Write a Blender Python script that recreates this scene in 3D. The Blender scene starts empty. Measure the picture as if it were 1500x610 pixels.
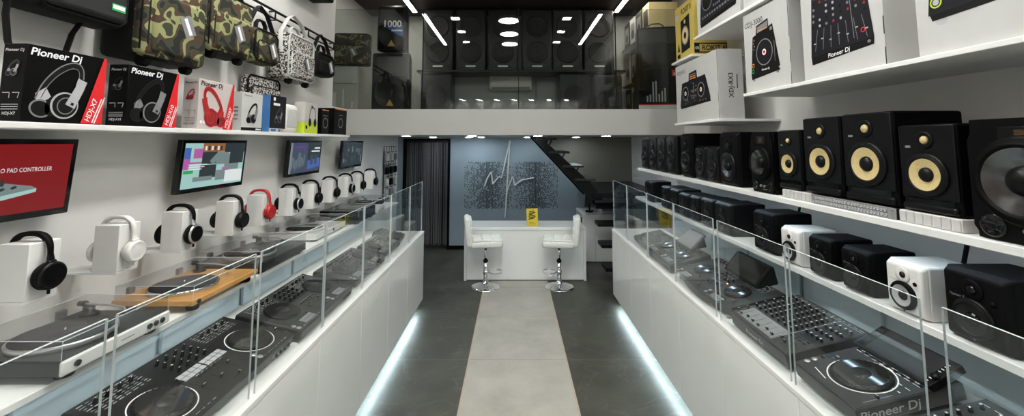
import bpy, bmesh, math, random
from mathutils import Matrix, Vector
random.seed(7)
R = math.radians
SC = bpy.context.scene
COL = SC.collection

# ------------------------------------------------------------------ camera, world, exposure
cam_d = bpy.data.cameras.new('camera'); cam = bpy.data.objects.new('camera', cam_d); COL.objects.link(cam)
cam.location = (0, 0, 2.0)
cam.rotation_euler = (R(90 + 4.9), 0, 0)
cam_d.sensor_width = 36; cam_d.lens = 600 / 1500 * 36
cam_d.shift_x = -2 / 1500
cam_d.shift_y = -(305 - (208 - 600 * math.tan(R(4.9)))) / 1500
cam_d.clip_start = .05
SC.camera = cam
SC.view_settings.view_transform = 'Standard'
SC.view_settings.look = 'None'
SC.view_settings.exposure = 1.22
SC.view_settings.gamma = 1
SC.view_settings.use_curve_mapping = False
SC.cycles.max_bounces = 10; SC.cycles.transparent_max_bounces = 24
SC.cycles.sample_clamp_indirect = 6
w = bpy.data.worlds.new('world'); SC.world = w; w.use_nodes = True
w.node_tree.nodes['Background'].inputs[0].default_value = (.55, .6, .68, 1)
w.node_tree.nodes['Background'].inputs[1].default_value = .3
L_HALL, L_STRIP, L_SQ, L_MEZZ, L_LOW, L_LED, L_FRONT = 34, 34, 34, 17, 31, 12, 30

# ------------------------------------------------------------------ materials
def _nodes(name):
    m = bpy.data.materials.new(name); m.use_nodes = True
    nt = m.node_tree
    return m, nt, nt.nodes['Principled BSDF']
def mat(name, col, rough=.5, metal=0, var=.06, scale=18, bump=0, coat=0, spec=.5):
    m, nt, b = _nodes(name)
    tc = nt.nodes.new('ShaderNodeTexCoord'); n = nt.nodes.new('ShaderNodeTexNoise')
    n.inputs['Scale'].default_value = scale; n.inputs['Detail'].default_value = 4
    nt.links.new(tc.outputs['Object'], n.inputs['Vector'])
    r = nt.nodes.new('ShaderNodeValToRGB')
    r.color_ramp.elements[0].position = .3; r.color_ramp.elements[1].position = .7
    r.color_ramp.elements[0].color = tuple(c * (1 - var) for c in col) + (1,)
    r.color_ramp.elements[1].color = tuple(min(1, c * (1 + var)) for c in col) + (1,)
    nt.links.new(n.outputs['Fac'], r.inputs['Fac']); nt.links.new(r.outputs['Color'], b.inputs['Base Color'])
    b.inputs['Roughness'].default_value = rough; b.inputs['Metallic'].default_value = metal
    b.inputs['Specular IOR Level'].default_value = spec
    if coat: b.inputs['Coat Weight'].default_value = coat; b.inputs['Coat Roughness'].default_value = .05
    if bump:
        bp = nt.nodes.new('ShaderNodeBump'); bp.inputs['Strength'].default_value = bump; bp.inputs['Distance'].default_value = .004
        nt.links.new(n.outputs['Fac'], bp.inputs['Height']); nt.links.new(bp.outputs['Normal'], b.inputs['Normal'])
    return m
def emit(name, col, s):
    m, nt, b = _nodes(name)
    b.inputs['Base Color'].default_value = (.8, .8, .8, 1) if s > 3 else (.008, .008, .008, 1)
    b.inputs['Roughness'].default_value = .35
    b.inputs['Emission Color'].default_value = col + (1,); b.inputs['Emission Strength'].default_value = s
    return m
def glass(name, tint, f0=.04, fmax=1.0):
    m, nt, b = _nodes(name); nt.nodes.remove(b)
    out = nt.nodes['Material Output']
    lw = nt.nodes.new('ShaderNodeLayerWeight'); lw.inputs['Blend'].default_value = .5
    p = nt.nodes.new('ShaderNodeMath'); p.operation = 'POWER'; p.inputs[1].default_value = 5
    nt.links.new(lw.outputs['Facing'], p.inputs[0])
    ma = nt.nodes.new('ShaderNodeMath'); ma.operation = 'MULTIPLY_ADD'; ma.inputs[1].default_value = fmax - f0; ma.inputs[2].default_value = f0
    nt.links.new(p.outputs[0], ma.inputs[0])
    t = nt.nodes.new('ShaderNodeBsdfTransparent'); t.inputs['Color'].default_value = tint + (1,)
    g = nt.nodes.new('ShaderNodeBsdfGlossy'); g.inputs['Roughness'].default_value = .0
    mx = nt.nodes.new('ShaderNodeMixShader')
    nt.links.new(ma.outputs[0], mx.inputs[0]); nt.links.new(t.outputs[0], mx.inputs[1]); nt.links.new(g.outputs[0], mx.inputs[2])
    nt.links.new(mx.outputs[0], out.inputs['Surface'])
    return m
def ramp_mat(name, stops, scale, rough=.8, detail=2, const=True, tex='noise', stretch=(1, 1, 1)):
    m, nt, b = _nodes(name)
    tc = nt.nodes.new('ShaderNodeTexCoord'); mp = nt.nodes.new('ShaderNodeMapping'); mp.inputs['Scale'].default_value = stretch
    nt.links.new(tc.outputs['Object'], mp.inputs['Vector'])
    n = nt.nodes.new('ShaderNodeTexNoise'); n.inputs['Scale'].default_value = scale; n.inputs['Detail'].default_value = detail
    n.inputs['Distortion'].default_value = .6
    nt.links.new(mp.outputs[0], n.inputs['Vector'])
    r = nt.nodes.new('ShaderNodeValToRGB')
    if const: r.color_ramp.interpolation = 'CONSTANT'
    while len(r.color_ramp.elements) < len(stops): r.color_ramp.elements.new(.5)
    for e, (p, c) in zip(r.color_ramp.elements, stops): e.position = p; e.color = c + (1,)
    nt.links.new(n.outputs['Fac'], r.inputs['Fac']); nt.links.new(r.outputs['Color'], b.inputs['Base Color'])
    b.inputs['Roughness'].default_value = rough
    return m
def tile_mat(name, c0, c1, rough, vein=0, pitch=.94, off=.19):
    m, nt, b = _nodes(name)
    tc = nt.nodes.new('ShaderNodeTexCoord')
    n = nt.nodes.new('ShaderNodeTexNoise'); n.inputs['Scale'].default_value = 2.6; n.inputs['Detail'].default_value = 9; n.inputs['Roughness'].default_value = .62
    nt.links.new(tc.outputs['Object'], n.inputs['Vector'])
    r = nt.nodes.new('ShaderNodeValToRGB'); r.color_ramp.elements[0].position = .3; r.color_ramp.elements[1].position = .72
    r.color_ramp.elements[0].color = c0 + (1,); r.color_ramp.elements[1].color = c1 + (1,)
    nt.links.new(n.outputs['Fac'], r.inputs['Fac'])
    last = r.outputs['Color']
    if vein:
        v = nt.nodes.new('ShaderNodeTexNoise'); v.inputs['Scale'].default_value = 1.7; v.inputs['Detail'].default_value = 6; v.inputs['Distortion'].default_value = 1.6
        nt.links.new(tc.outputs['Object'], v.inputs['Vector'])
        s = nt.nodes.new('ShaderNodeMath'); s.operation = 'SUBTRACT'; s.inputs[1].default_value = .5; nt.links.new(v.outputs['Fac'], s.inputs[0])
        a = nt.nodes.new('ShaderNodeMath'); a.operation = 'ABSOLUTE'; nt.links.new(s.outputs[0], a.inputs[0])
        rr = nt.nodes.new('ShaderNodeValToRGB'); rr.color_ramp.elements[0].color = (vein, vein, vein, 1); rr.color_ramp.elements[1].color = (0, 0, 0, 1); rr.color_ramp.elements[1].position = .012
        nt.links.new(a.outputs[0], rr.inputs['Fac'])
        mx = nt.nodes.new('ShaderNodeMix'); mx.data_type = 'RGBA'; nt.links.new(rr.outputs['Color'], mx.inputs['Factor'])
        nt.links.new(last, mx.inputs['A']); mx.inputs['B'].default_value = (.2, .19, .17, 1); last = mx.outputs['Result']
    sp = nt.nodes.new('ShaderNodeSeparateXYZ'); nt.links.new(tc.outputs['Object'], sp.inputs[0])
    ad = nt.nodes.new('ShaderNodeMath'); ad.operation = 'ADD'; ad.inputs[1].default_value = 20 * pitch - off; nt.links.new(sp.outputs['Y'], ad.inputs[0])
    mo = nt.nodes.new('ShaderNodeMath'); mo.operation = 'MODULO'; mo.inputs[1].default_value = pitch; nt.links.new(ad.outputs[0], mo.inputs[0])
    lt = nt.nodes.new('ShaderNodeMath'); lt.operation = 'LESS_THAN'; lt.inputs[1].default_value = .004; nt.links.new(mo.outputs[0], lt.inputs[0])
    m2 = nt.nodes.new('ShaderNodeMix'); m2.data_type = 'RGBA'; nt.links.new(lt.outputs[0], m2.inputs['Factor'])
    nt.links.new(last, m2.inputs['A']); m2.inputs['B'].default_value = (.16, .15, .13, 1)
    nt.links.new(m2.outputs['Result'], b.inputs['Base Color'])
    b.inputs['Roughness'].default_value = rough; b.inputs['Specular IOR Level'].default_value = .4
    return m
K = {}
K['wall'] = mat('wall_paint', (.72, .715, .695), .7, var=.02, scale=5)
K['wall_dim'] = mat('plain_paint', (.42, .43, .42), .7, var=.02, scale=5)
K['blue_wall'] = mat('steel_blue_paint', (.27, .34, .385), .6, var=.03, scale=4)
K['beige'] = mat('beige_paint', (.22, .21, .175), .7, var=.03)
K['brown'] = mat('brown_ceiling', (.022, .012, .008), .6, var=.1)
K['beam'] = mat('grey_beam_paint', (.41, .41, .395), .6, var=.02, scale=4)
K['white'] = mat('white_lacquer', (.74, .76, .74), .25, var=.015, scale=6, coat=.3)
K['white_gloss'] = mat('white_gloss_lacquer', (.80, .815, .79), .12, var=.015, scale=4, coat=.5)
K['white_matte'] = mat('white_laminate', (.76, .76, .74), .5, var=.015)
K['panel_blue'] = mat('pale_blue_panel', (.56, .69, .78), .5, var=.03, scale=5)
K['black'] = mat('black_plastic', (.0025, .0025, .0027), .5, var=.2, scale=60, spec=.09)
K['black_matte'] = mat('black_vinyl', (.003, .003, .003), .7, var=.2, scale=90, spec=.12)
K['black_satin'] = mat('black_satin', (.0045, .0048, .005), .34, var=.15, scale=40, spec=.2)
K['black_gloss'] = mat('black_gloss', (.003, .003, .0035), .08, var=.1, spec=.5)
K['jog'] = mat('jog_top', (.010, .010, .010), .06, var=.1, scale=40, spec=.8)
K['char'] = mat('charcoal_plastic', (.016, .0175, .018), .36, var=.12, scale=50, spec=.4)
K['ink_plate'] = mat('black_faceplate', (.006, .0066, .007), .3, var=.12, scale=50, spec=.35)
K['dark_steel'] = mat('dark_painted_steel', (.024, .026, .027), .4, .2, var=.1, spec=.35)
K['grey'] = mat('grey_plastic', (.22, .225, .23), .45, var=.08)
K['rubber'] = mat('rubber', (.006, .006, .006), .8, var=.1, spec=.15)
K['silver'] = mat('silver_metal', (.62, .62, .62), .28, .9, var=.05)
K['chrome'] = mat('chrome', (.78, .79, .8), .07, 1, var=.02)
K['cone_silver'] = mat('glossy_cone', (.16, .16, .16), .2, 1, var=.1, scale=60)
K['ribbon'] = mat('ribbon_foil', (.14, .08, .025), .4, .4, var=.1)
K['cone_black'] = mat('cone_paper', (.010, .010, .010), .45, var=.15, scale=30, spec=.3)
K['krk_yellow'] = mat('woven_cream_cone', (.60, .47, .22), .55, var=.12, scale=120, bump=.1)
K['white_plastic'] = mat('white_plastic', (.72, .71, .68), .35, var=.02)
K['white_leather'] = mat('white_leather', (.74, .76, .72), .45, var=.04, scale=25, bump=.15)
K['red'] = mat('red_plastic', (.42, .008, .012), .25, var=.1, coat=.3)
K['card_white'] = mat('white_card', (.50, .50, .485), .6, var=.02)
K['card_grey'] = mat('grey_card', (.50, .48, .45), .65, var=.03)
K['card_pink'] = mat('pale_pink_card', (.52, .46, .44), .6, var=.03)
K['card_black'] = mat('black_card', (.0035, .0035, .0035), .45, var=.15, spec=.09)
K['card_yellow'] = mat('yellow_card', (.52, .40, .09), .6, var=.05)
K['card_blue'] = mat('blue_card', (.05, .17, .42), .5, var=.05)
K['p_white'] = mat('white_ink', (.82, .82, .82), .5, var=.01)
K['p_black'] = mat('black_ink', (.006, .006, .006), .5, var=.05, spec=.2)
K['p_grey'] = mat('grey_ink', (.20, .20, .21), .5, var=.05)
K['p_lgrey'] = mat('light_grey_ink', (.42, .42, .43), .4, var=.05)
K['p_red'] = mat('red_ink', (.66, .012, .016), .5, var=.03)
K['p_dred'] = mat('dark_red_ink', (.24, .02, .02), .4, var=.2, scale=25)
K['p_mred'] = mat('mid_red_ink', (.42, .02, .02), .35, var=.25, scale=25)
K['p_green'] = mat('lime_ink', (.50, .62, .04), .5, var=.03)
K['p_gr'] = mat('green_ink', (.03, .36, .10), .5, var=.03)
K['p_or'] = mat('orange_ink', (.72, .25, .06), .5, var=.03)
K['p_blue'] = mat('blue_ink', (.03, .13, .42), .5, var=.05)
K['p_navy'] = mat('navy_ink', (.008, .0085, .012), .4, var=.1, spec=.3)
K['p_cream'] = mat('cream_ink', (.62, .50, .25), .5, var=.05)
K['gold'] = mat('gold_badge', (.60, .40, .12), .35, .4, var=.05)
K['yellow_sign'] = mat('yellow_card_sign', (.58, .46, .03), .5, var=.04)
K['wood'] = ramp_mat('bamboo', [(.2, (.58, .27, .06)), (.8, (.70, .37, .10))], 3, .35, 6, False, stretch=(1.2, 18, 18))
K['camo'] = ramp_mat('woodland_camouflage', [(0, (.006, .006, .005)), (.42, (.035, .038, .018)), (.475, (.055, .026, .012)), (.54, (.24, .25, .11)), (.625, (.03, .033, .015))], 8.5, .85, 1.2)
K['speckle'] = ramp_mat('black_white_speckle', [(0, (.012, .012, .012)), (.5, (.55, .53, .49)), (.66, (.10, .10, .10))], 60, .8, 3)
K['nylon'] = mat('black_nylon', (.005, .005, .005), .7, var=.25, scale=120, bump=.15, spec=.2)
K['nylon_grey'] = mat('grey_nylon', (.018, .018, .018), .5, var=.25, scale=60, bump=.1, spec=.3)
K['felt'] = mat('slipmat_felt', (.016, .016, .018), .9, var=.2, scale=80)
K['vinyl'] = mat('record_vinyl', (.012, .012, .013), .22, var=.1, scale=40)
K['floor'] = tile_mat('dark_stone_tile', (.036, .038, .029), (.074, .075, .060), .42, vein=.22)
K['runner'] = tile_mat('pale_stone_tile', (.31, .30, .265), (.43, .42, .375), .5)
K['edge'] = mat('bronze_joint', (.40, .33, .25), .5)
K['glass'] = glass('clear_pane', (.965, .985, .985))
K['glass_edge'] = mat('pane_edge', (.58, .65, .65), .25, var=.03)
K['acrylic'] = glass('clear_acrylic', (.95, .95, .95), .035, .45)
K['smoke'] = glass('smoked_acrylic', (.42, .42, .43), .05)
K['mezz_glass'] = glass('tinted_pane', (.80, .82, .80), .04)
K['screen_dark'] = mat('screen_off', (.010, .011, .012), .38, var=.05, spec=.3)
K['l_hall'] = emit('round_lamp_glow', (1, 1, .965), L_HALL)
K['l_strip'] = emit('linear_lamp_glow', (1, .965, .89), L_STRIP)
K['l_sq'] = emit('square_lamp_glow', (1, 1, .97), L_SQ)
K['l_mezz'] = emit('mezzanine_lamp_glow', (1, .93, .82), L_MEZZ)
K['l_low'] = emit('downlight_glow', (.84, .93, 1), L_LOW)
K['l_led'] = emit('led_strip_glow', (.72, .90, 1), L_LED)
K['l_shelf'] = emit('shelf_led_glow', (.62, .82, 1), 7)
K['l_front'] = emit('front_lamp_glow', (1, .99, .97), L_FRONT)
K['tv_red'] = emit('screen_red', (.20, .001, .004), .42)
K['tv_teal'] = emit('screen_pale_teal', (.33, .55, .52), .42)
K['tv_dk'] = emit('screen_dark_part', (.02, .03, .035), .42)
K['tv_gr'] = emit('screen_grey_part', (.17, .22, .22), .42)
K['tv_or'] = emit('screen_orange_part', (.28, .10, .03), .42)
K['tv_mag'] = emit('screen_magenta_part', (.42, .10, .34), .42)
K['tv_blue'] = emit('screen_blue_part', (.05, .12, .40), .42)
K['tv_purple'] = emit('screen_purple_part', (.13, .02, .30), .42)
K['tv_green'] = emit('screen_green_part', (.03, .35, .08), .42)
K['tv_white'] = emit('screen_white_part', (.70, .74, .74), .42)
K['tv_slate'] = emit('screen_slate_part', (.045, .06, .10), .42)
K['amber'] = emit('amber_indicator', (1, .35, .12), 1.5)

# ------------------------------------------------------------------ mesh builder
def FR(o, r, u):                       # a frame: origin, right, up (normal = right x up)
    r = Vector(r).normalized(); u = Vector(u).normalized(); n = r.cross(u)
    M = Matrix((r, u, n)).transposed().to_4x4(); M.translation = Vector(o)
    return M
FRONT = lambda x=0, y=0, z=0: FR((x, y, z), (1, 0, 0), (0, 0, 1))       # faces local -Y
TOP = lambda x=0, y=0, z=0: FR((x, y, z), (1, 0, 0), (0, 1, 0))         # faces +Z
RIGHT = lambda x=0, y=0, z=0: FR((x, y, z), (0, 1, 0), (0, 0, 1))       # faces +X
LEFT = lambda x=0, y=0, z=0: FR((x, y, z), (0, -1, 0), (0, 0, 1))       # faces -X
_fonts = {}
class MB:
    def __init__(s): s.v = []; s.f = []; s.m = []; s.s = []
    def add(s, vs, fs, mi=0, M=None, sm=False):
        b = len(s.v)
        for p in vs:
            p = Vector(p); s.v.append(tuple(M @ p) if M else tuple(p))
        for f in fs: s.f.append([b + i for i in f]); s.m.append(mi); s.s.append(sm)
        return s
    def box(s, x0, x1, y0, y1, z0, z1, mi=0, M=None):
        return s.add([(x0, y0, z0), (x1, y0, z0), (x1, y1, z0), (x0, y1, z0), (x0, y0, z1), (x1, y0, z1), (x1, y1, z1), (x0, y1, z1)],
                     [(3, 2, 1, 0), (4, 5, 6, 7), (0, 1, 5, 4), (1, 2, 6, 5), (2, 3, 7, 6), (3, 0, 4, 7)], mi, M)
    def rbox(s, x0, x1, y0, y1, z0, z1, r=.005, seg=2, mi=0, M=None, sm=True, edit=None):
        bm = bmesh.new(); bmesh.ops.create_cube(bm, size=1)
        for q in bm.verts:
            q.co = Vector(((x0 + x1) / 2 + q.co.x * (x1 - x0), (y0 + y1) / 2 + q.co.y * (y1 - y0), (z0 + z1) / 2 + q.co.z * (z1 - z0)))
            if edit: q.co = Vector(edit(q.co))
        bmesh.ops.bevel(bm, geom=bm.edges[:], offset=r, segments=seg, affect='EDGES', profile=.5)
        bm.verts.index_update()
        bm.faces.ensure_lookup_table(); nf = len(s.f)
        big = set(f.index for f in sorted(bm.faces, key=lambda f: -f.calc_area())[:6])
        s.add([q.co for q in bm.verts], [[q.index for q in f.verts] for f in bm.faces], mi, M, sm)
        if r < .03:
            for k in big: s.s[nf + k] = False
        bm.free()
        return s
    def lathe(s, prof, n=32, M=None, mi=0, sm=True, mis=None, cap=True):    # prof: (radius, z)
        vs = []; fs = []
        for r, z in prof:
            for i in range(n):
                a = 2 * math.pi * i / n; vs.append((r * math.cos(a), r * math.sin(a), z))
        for k in range(len(prof) - 1):
            ff = []
            for i in range(n):
                j = (i + 1) % n; ff.append((k * n + i, k * n + j, (k + 1) * n + j, (k + 1) * n + i))
            fs.append(ff)
        b = len(s.v)
        for p in vs: p = Vector(p); s.v.append(tuple(M @ p) if M else tuple(p))
        for k, ff in enumerate(fs):
            for f in ff: s.f.append([b + i for i in f]); s.m.append(mis[k] if mis else mi); s.s.append(sm)
        if not cap: return s
        if prof[0][0] > 1e-6: s.f.append([b + i for i in range(n)][::-1]); s.m.append(mis[0] if mis else mi); s.s.append(False)
        if prof[-1][0] > 1e-6:
            o = b + (len(prof) - 1) * n; s.f.append([o + i for i in range(n)]); s.m.append(mis[-1] if mis else mi); s.s.append(False)
        return s
    def cyl(s, c, r, h, n=20, mi=0, axis='Z', r2=None, sm=True):
        M = Matrix.Translation(c)
        if axis == 'X': M = M @ Matrix.Rotation(R(90), 4, 'Y')
        if axis == 'Y': M = M @ Matrix.Rotation(R(90), 4, 'X')      # grows towards -Y
        return s.lathe([(r, 0), (r if r2 is None else r2, h)], n, M, mi, sm)
    def tube(s, pts, r, n=8, mi=0, closed=False):
        pts = [Vector(p) for p in pts]; N = len(pts); vs = []; fs = []
        ref = None
        for i, p in enumerate(pts):
            a = pts[i - 1] if (i or closed) else p; b = pts[(i + 1) % N] if (i < N - 1 or closed) else p
            t = (b - a).normalized()
            if ref is None: ref = t.orthogonal().normalized()
            ref = (ref - t * ref.dot(t)).normalized(); q = t.cross(ref)
            for k in range(n):
                an = 2 * math.pi * k / n; vs.append(p + (ref * math.cos(an) + q * math.sin(an)) * r)
        for i in range(N if closed else N - 1):
            j = (i + 1) % N
            for k in range(n): fs.append((i * n + k, i * n + (k + 1) % n, j * n + (k + 1) % n, j * n + k))
        s.add(vs, fs, mi, None, True)
        if not closed: s.add(vs[:n], [list(range(n))[::-1]], mi); s.add(vs[-n:], [list(range(n))], mi)
        return s
    def band(s, pts, axis, wid, th, mi=0):                           # flat strap along a path lying in a plane normal to axis
        pts = [Vector(p) for p in pts]; axis = Vector(axis).normalized(); vs = []; fs = []; N = len(pts)
        prof = [(-.5, -.3), (-.3, -.5), (.3, -.5), (.5, -.3), (.5, .3), (.3, .5), (-.3, .5), (-.5, .3)]
        for i, p in enumerate(pts):
            t = (pts[min(i + 1, N - 1)] - pts[max(i - 1, 0)]).normalized(); nn = t.cross(axis).normalized()
            wi = wid[i] if isinstance(wid, (list, tuple)) else wid
            for a, b in prof: vs.append(p + axis * a * wi + nn * b * th)
        for i in range(N - 1):
            for k in range(8): fs.append((i * 8 + k, i * 8 + (k + 1) % 8, (i + 1) * 8 + (k + 1) % 8, (i + 1) * 8 + k))
        s.add(vs, fs, mi, None, True); s.add(vs[:8], [list(range(8))[::-1]], mi); s.add(vs[-8:], [list(range(8))], mi)
        return s
    def prism(s, poly, z0, z1, mi=0, M=None):
        n = len(poly); vs = [(x, y, z0) for x, y in poly] + [(x, y, z1) for x, y in poly]
        fs = [list(range(n))[::-1], list(range(n, 2 * n))] + [(i, (i + 1) % n, n + (i + 1) % n, n + i) for i in range(n)]
        return s.add(vs, fs, mi, M)
    # flat print on a frame: layer k lies k*0.4 mm above the surface
    def pl(s, M, poly, mi=0, k=1): return s.add([(x, y, .0004 * k) for x, y in poly], [list(range(len(poly)))], mi, M)
    def rc(s, M, x0, x1, y0, y1, mi=0, k=1): return s.pl(M, [(x0, y0), (x1, y0), (x1, y1), (x0, y1)], mi, k)
    def el(s, M, x, y, rx, ry, mi=0, k=1, rot=0, n=24):
        c, q = math.cos(rot), math.sin(rot); P = []
        for i in range(n):
            a = 2 * math.pi * i / n; u, v = rx * math.cos(a), ry * math.sin(a); P.append((x + u * c - v * q, y + u * q + v * c))
        return s.pl(M, P, mi, k)
    def ring(s, M, x, y, r0, r1, mi=0, k=1, n=40, a0=0, a1=6.28319, ky=1, rot=0):
        vs = []; fs = []; c, q = math.cos(rot), math.sin(rot)
        for i in range(n + 1):
            a = a0 + (a1 - a0) * i / n
            for r in (r0, r1):
                u, v = r * math.cos(a), r * ky * math.sin(a); vs.append((x + u * c - v * q, y + u * q + v * c, .0004 * k))
        for i in range(n): fs.append((2 * i, 2 * i + 1, 2 * i + 3, 2 * i + 2))
        return s.add(vs, fs, mi, M)
    def ln(s, M, pts, wd, mi=0, k=1):
        for (x0, y0), (x1, y1) in zip(pts, pts[1:]):
            d = math.hypot(x1 - x0, y1 - y0) or 1; nx, ny = -(y1 - y0) / d * wd / 2, (x1 - x0) / d * wd / 2
            s.pl(M, [(x0 - nx, y0 - ny), (x1 - nx, y1 - ny), (x1 + nx, y1 + ny), (x0 + nx, y0 + ny)], mi, k)
        return s
    def text(s, M, t, size, x=0, y=0, mi=0, align='LEFT', shear=0, bold=0, k=1.5, wide=1):
        key = (t, shear, bold)
        if key not in _fonts:
            cu = bpy.data.curves.new('t', 'FONT'); cu.body = t; cu.size = 1; cu.shear = shear; cu.offset = bold; cu.resolution_u = 3
            o = bpy.data.objects.new('t', cu); COL.objects.link(o)
            me = bpy.data.meshes.new_from_object(o.evaluated_get(bpy.context.evaluated_depsgraph_get()))
            vs = [tuple(q.co) for q in me.vertices]; fs = [list(p.vertices) for p in me.polygons]
            bpy.data.objects.remove(o); bpy.data.meshes.remove(me); bpy.data.curves.remove(cu)
            _fonts[key] = (vs, fs)
        vs, fs = _fonts[key]
        x0 = min(q[0] for q in vs); x1 = max(q[0] for q in vs)
        dx = {'LEFT': -x0, 'RIGHT': -x1, 'CENTER': -(x0 + x1) / 2}[align]
        return s.add([(x + (q[0] + dx) * size * wide, y + q[1] * size, .0004 * k) for q in vs], fs, mi, M)
    def build(s, name, mats, parent=None):
        me = bpy.data.meshes.new(name); me.from_pydata(s.v, [], s.f)
        for m in (mats if isinstance(mats, (list, tuple)) else [mats]): me.materials.append(K[m] if isinstance(m, str) else m)
        me.polygons.foreach_set('material_index', s.m); me.polygons.foreach_set('use_smooth', s.s)
        me.update()
        o = bpy.data.objects.new(name, me); COL.objects.link(o)
        if parent: o.parent = parent
        return o
def tag(o, label=None, cat=None, group=None, kind=None):
    if label: o['label'] = label
    if cat: o['category'] = cat
    if group: o['group'] = group
    if kind: o['kind'] = kind
    return o
def thing(name, label, cat, loc=(0, 0, 0), rz=0, tilt=0, group=None):
    o = bpy.data.objects.new(name, None); o.empty_display_size = .05; COL.objects.link(o)
    o.location = loc; o.rotation_euler = (R(tilt), 0, R(rz))
    return tag(o, label, cat, group)
def struct(name, mb, m): return tag(mb.build(name, m), kind='structure')
def inst(name, src, parent, loc=(0, 0, 0), rot=(0, 0, 0), sc=None):          # another part that shares a part's mesh
    o = bpy.data.objects.new(name, src if isinstance(src, bpy.types.Mesh) else src.data); COL.objects.link(o)
    o.parent = parent; o.location = loc; o.rotation_euler = rot
    if sc: o.scale = sc
    return o
def dup(o, loc=None, label=None, parent=None, rz=None):
    c = o.copy(); COL.objects.link(c)
    if parent: c.parent = parent
    if loc is not None: c.location = loc
    if rz is not None: c.rotation_euler[2] = R(rz)
    if label: c['label'] = label
    for ch in list(o.children): dup(ch, parent=c)
    return c

# ------------------------------------------------------------------ the room
WL, WR, WB, WF = -2.2, 2.25, 7.84, -4.0
CE = 4.45
struct('floor', MB().box(-2.9, 2.9, WF - .1, WB + .6, -.1, 0), 'floor')
b = MB().box(-.40, .48, WF, 6.1, 0, .003)
struct('trim_1', b, 'runner')
struct('trim_2', MB().box(-.415, -.40, WF, 6.1, 0, .003), 'edge'); struct('trim_3', MB().box(.48, .495, WF, 6.1, 0, .003), 'edge')
struct('ceiling', MB().box(-2.9, 2.9, WF - .1, WB + .2, CE, CE + .1), 'brown')
b = MB().box(WL - .1, WL, WF, 4.95, 0, CE).box(WL - .1, WL, 4.95, WB + .1, 0, 2.43).box(-2.76, WL - .1, 4.85, 4.95, 2.43, CE)
struct('wall_left', b, 'wall')
struct('wall_right', MB().box(WR, WR + .1, WF, 5.0, 0, CE).box(WR, WR + .1, 5.0, WB + .1, 0, 2.43).box(WR + .1, 2.76, 4.9, 5.0, 2.43, CE), 'wall')
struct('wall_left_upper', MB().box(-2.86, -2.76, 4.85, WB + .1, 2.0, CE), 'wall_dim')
struct('wall_right_upper', MB().box(2.76, 2.86, 4.9, WB + .1, 2.0, CE), 'beige')
XZ = FR((0, WB + .1, 0), (1, 0, 0), (0, 0, 1))
b = MB().prism([(-1.2, 0), (WR + .1, 0), (WR + .1, 1.03), (1.457, 1.03), (.39, 2.07), (.25, 2.2), (-1.2, 2.2)], 0, .1, 0, XZ).box(WL - .1, -2.09, WB, WB + .1, 0, 2.2).box(-2.09, -1.2, WB, WB + .1, 2.06, 2.2)
struct('wall_back', b, 'blue_wall')
struct('wall_back_stairs', MB().prism([(WR + .1, 1.03), (WR + .1, 2.2), (.25, 2.2), (.39, 2.07), (1.457, 1.03)], 0, .1, 0, XZ), 'beige')
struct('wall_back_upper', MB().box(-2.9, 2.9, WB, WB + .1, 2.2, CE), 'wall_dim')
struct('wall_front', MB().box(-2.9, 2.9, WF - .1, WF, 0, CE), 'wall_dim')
struct('baseboard_back', MB().box(-1.2, 2.25, WB - .012, WB, 0, .07), 'black')
# mezzanine slab with its front beam
struct('trim_4', MB().box(-2.76, 2.76, 5.4, WB, 2.09, 2.43), 'beam')
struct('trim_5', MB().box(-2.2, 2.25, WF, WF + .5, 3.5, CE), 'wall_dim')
# dark-coloured backing standing in for the unlit space behind the curtained doorway
struct('doorway_shade_1', MB().box(-2.09, -1.2, WB + .35, WB + .4, 0, 2.06).box(-2.09, -2.07, WB + .1, WB + .4, 0, 2.06).box(-1.22, -1.2, WB + .1, WB + .4, 0, 2.06).box(-2.09, -1.2, WB + .1, WB + .4, 2.06, 2.08), 'dark_steel')
struct('trim_6', MB().box(-2.09, -2.05, WB - .02, WB + .1, 0, 2.06).box(-1.24, -1.2, WB - .02, WB + .1, 0, 2.06).box(-2.05, -1.24, WB - .02, WB + .1, 2.02, 2.06), 'black')

# ------------------------------------------------------------------ lamps
def lamp(name, label, cat, body, glow, mats, loc, group=None):
    t = thing(name, label, cat, loc, 0, 0, group); body.build('housing', mats[0], t); glow.build('diffuser', mats[1], t); return t
first = None
for i, (y, lab) in enumerate(((2.94, 'large round white ceiling lamp of the shop hall, nearest the mezzanine glass'), (1.93, 'large round white ceiling lamp in the middle of the row of three'), (.99, 'large round white ceiling lamp farthest from the mezzanine glass'))):
    if not first:
        first = lamp('ceiling_light', lab, 'ceiling lamp', MB().lathe([(.22, 0), (.22, -.05), (.205, -.055)], 40), MB().lathe([(.2, -.056), (.19, -.062), (0.0001, -.064)], 40), ('white', 'l_hall'), (-.09, y, CE), 'round lamps on the hall ceiling')
    else: dup(first, (-.09, y, CE), lab)
first = None
for sx, sn in ((-1, 'left'), (1, 'right')):
    for i, (y, wn) in enumerate(((3.0, 'nearest the mezzanine'), (2.04, 'middle of its row'), (1.1, 'farthest from the mezzanine'))):
        lab = 'small square ceiling spot %s of the round lamps, %s' % (sn, wn)
        loc = (-1.14 if sx < 0 else 1.05, y, CE)
        if not first: first = lamp('square_downlight', lab, 'ceiling lamp', MB().rbox(-.1, .1, -.1, .1, -.03, 0, .006), MB().box(-.08, .08, -.08, .08, -.034, -.031), ('white', 'l_sq'), loc, 'square spots on the hall ceiling')
        else: dup(first, loc, lab)
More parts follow.
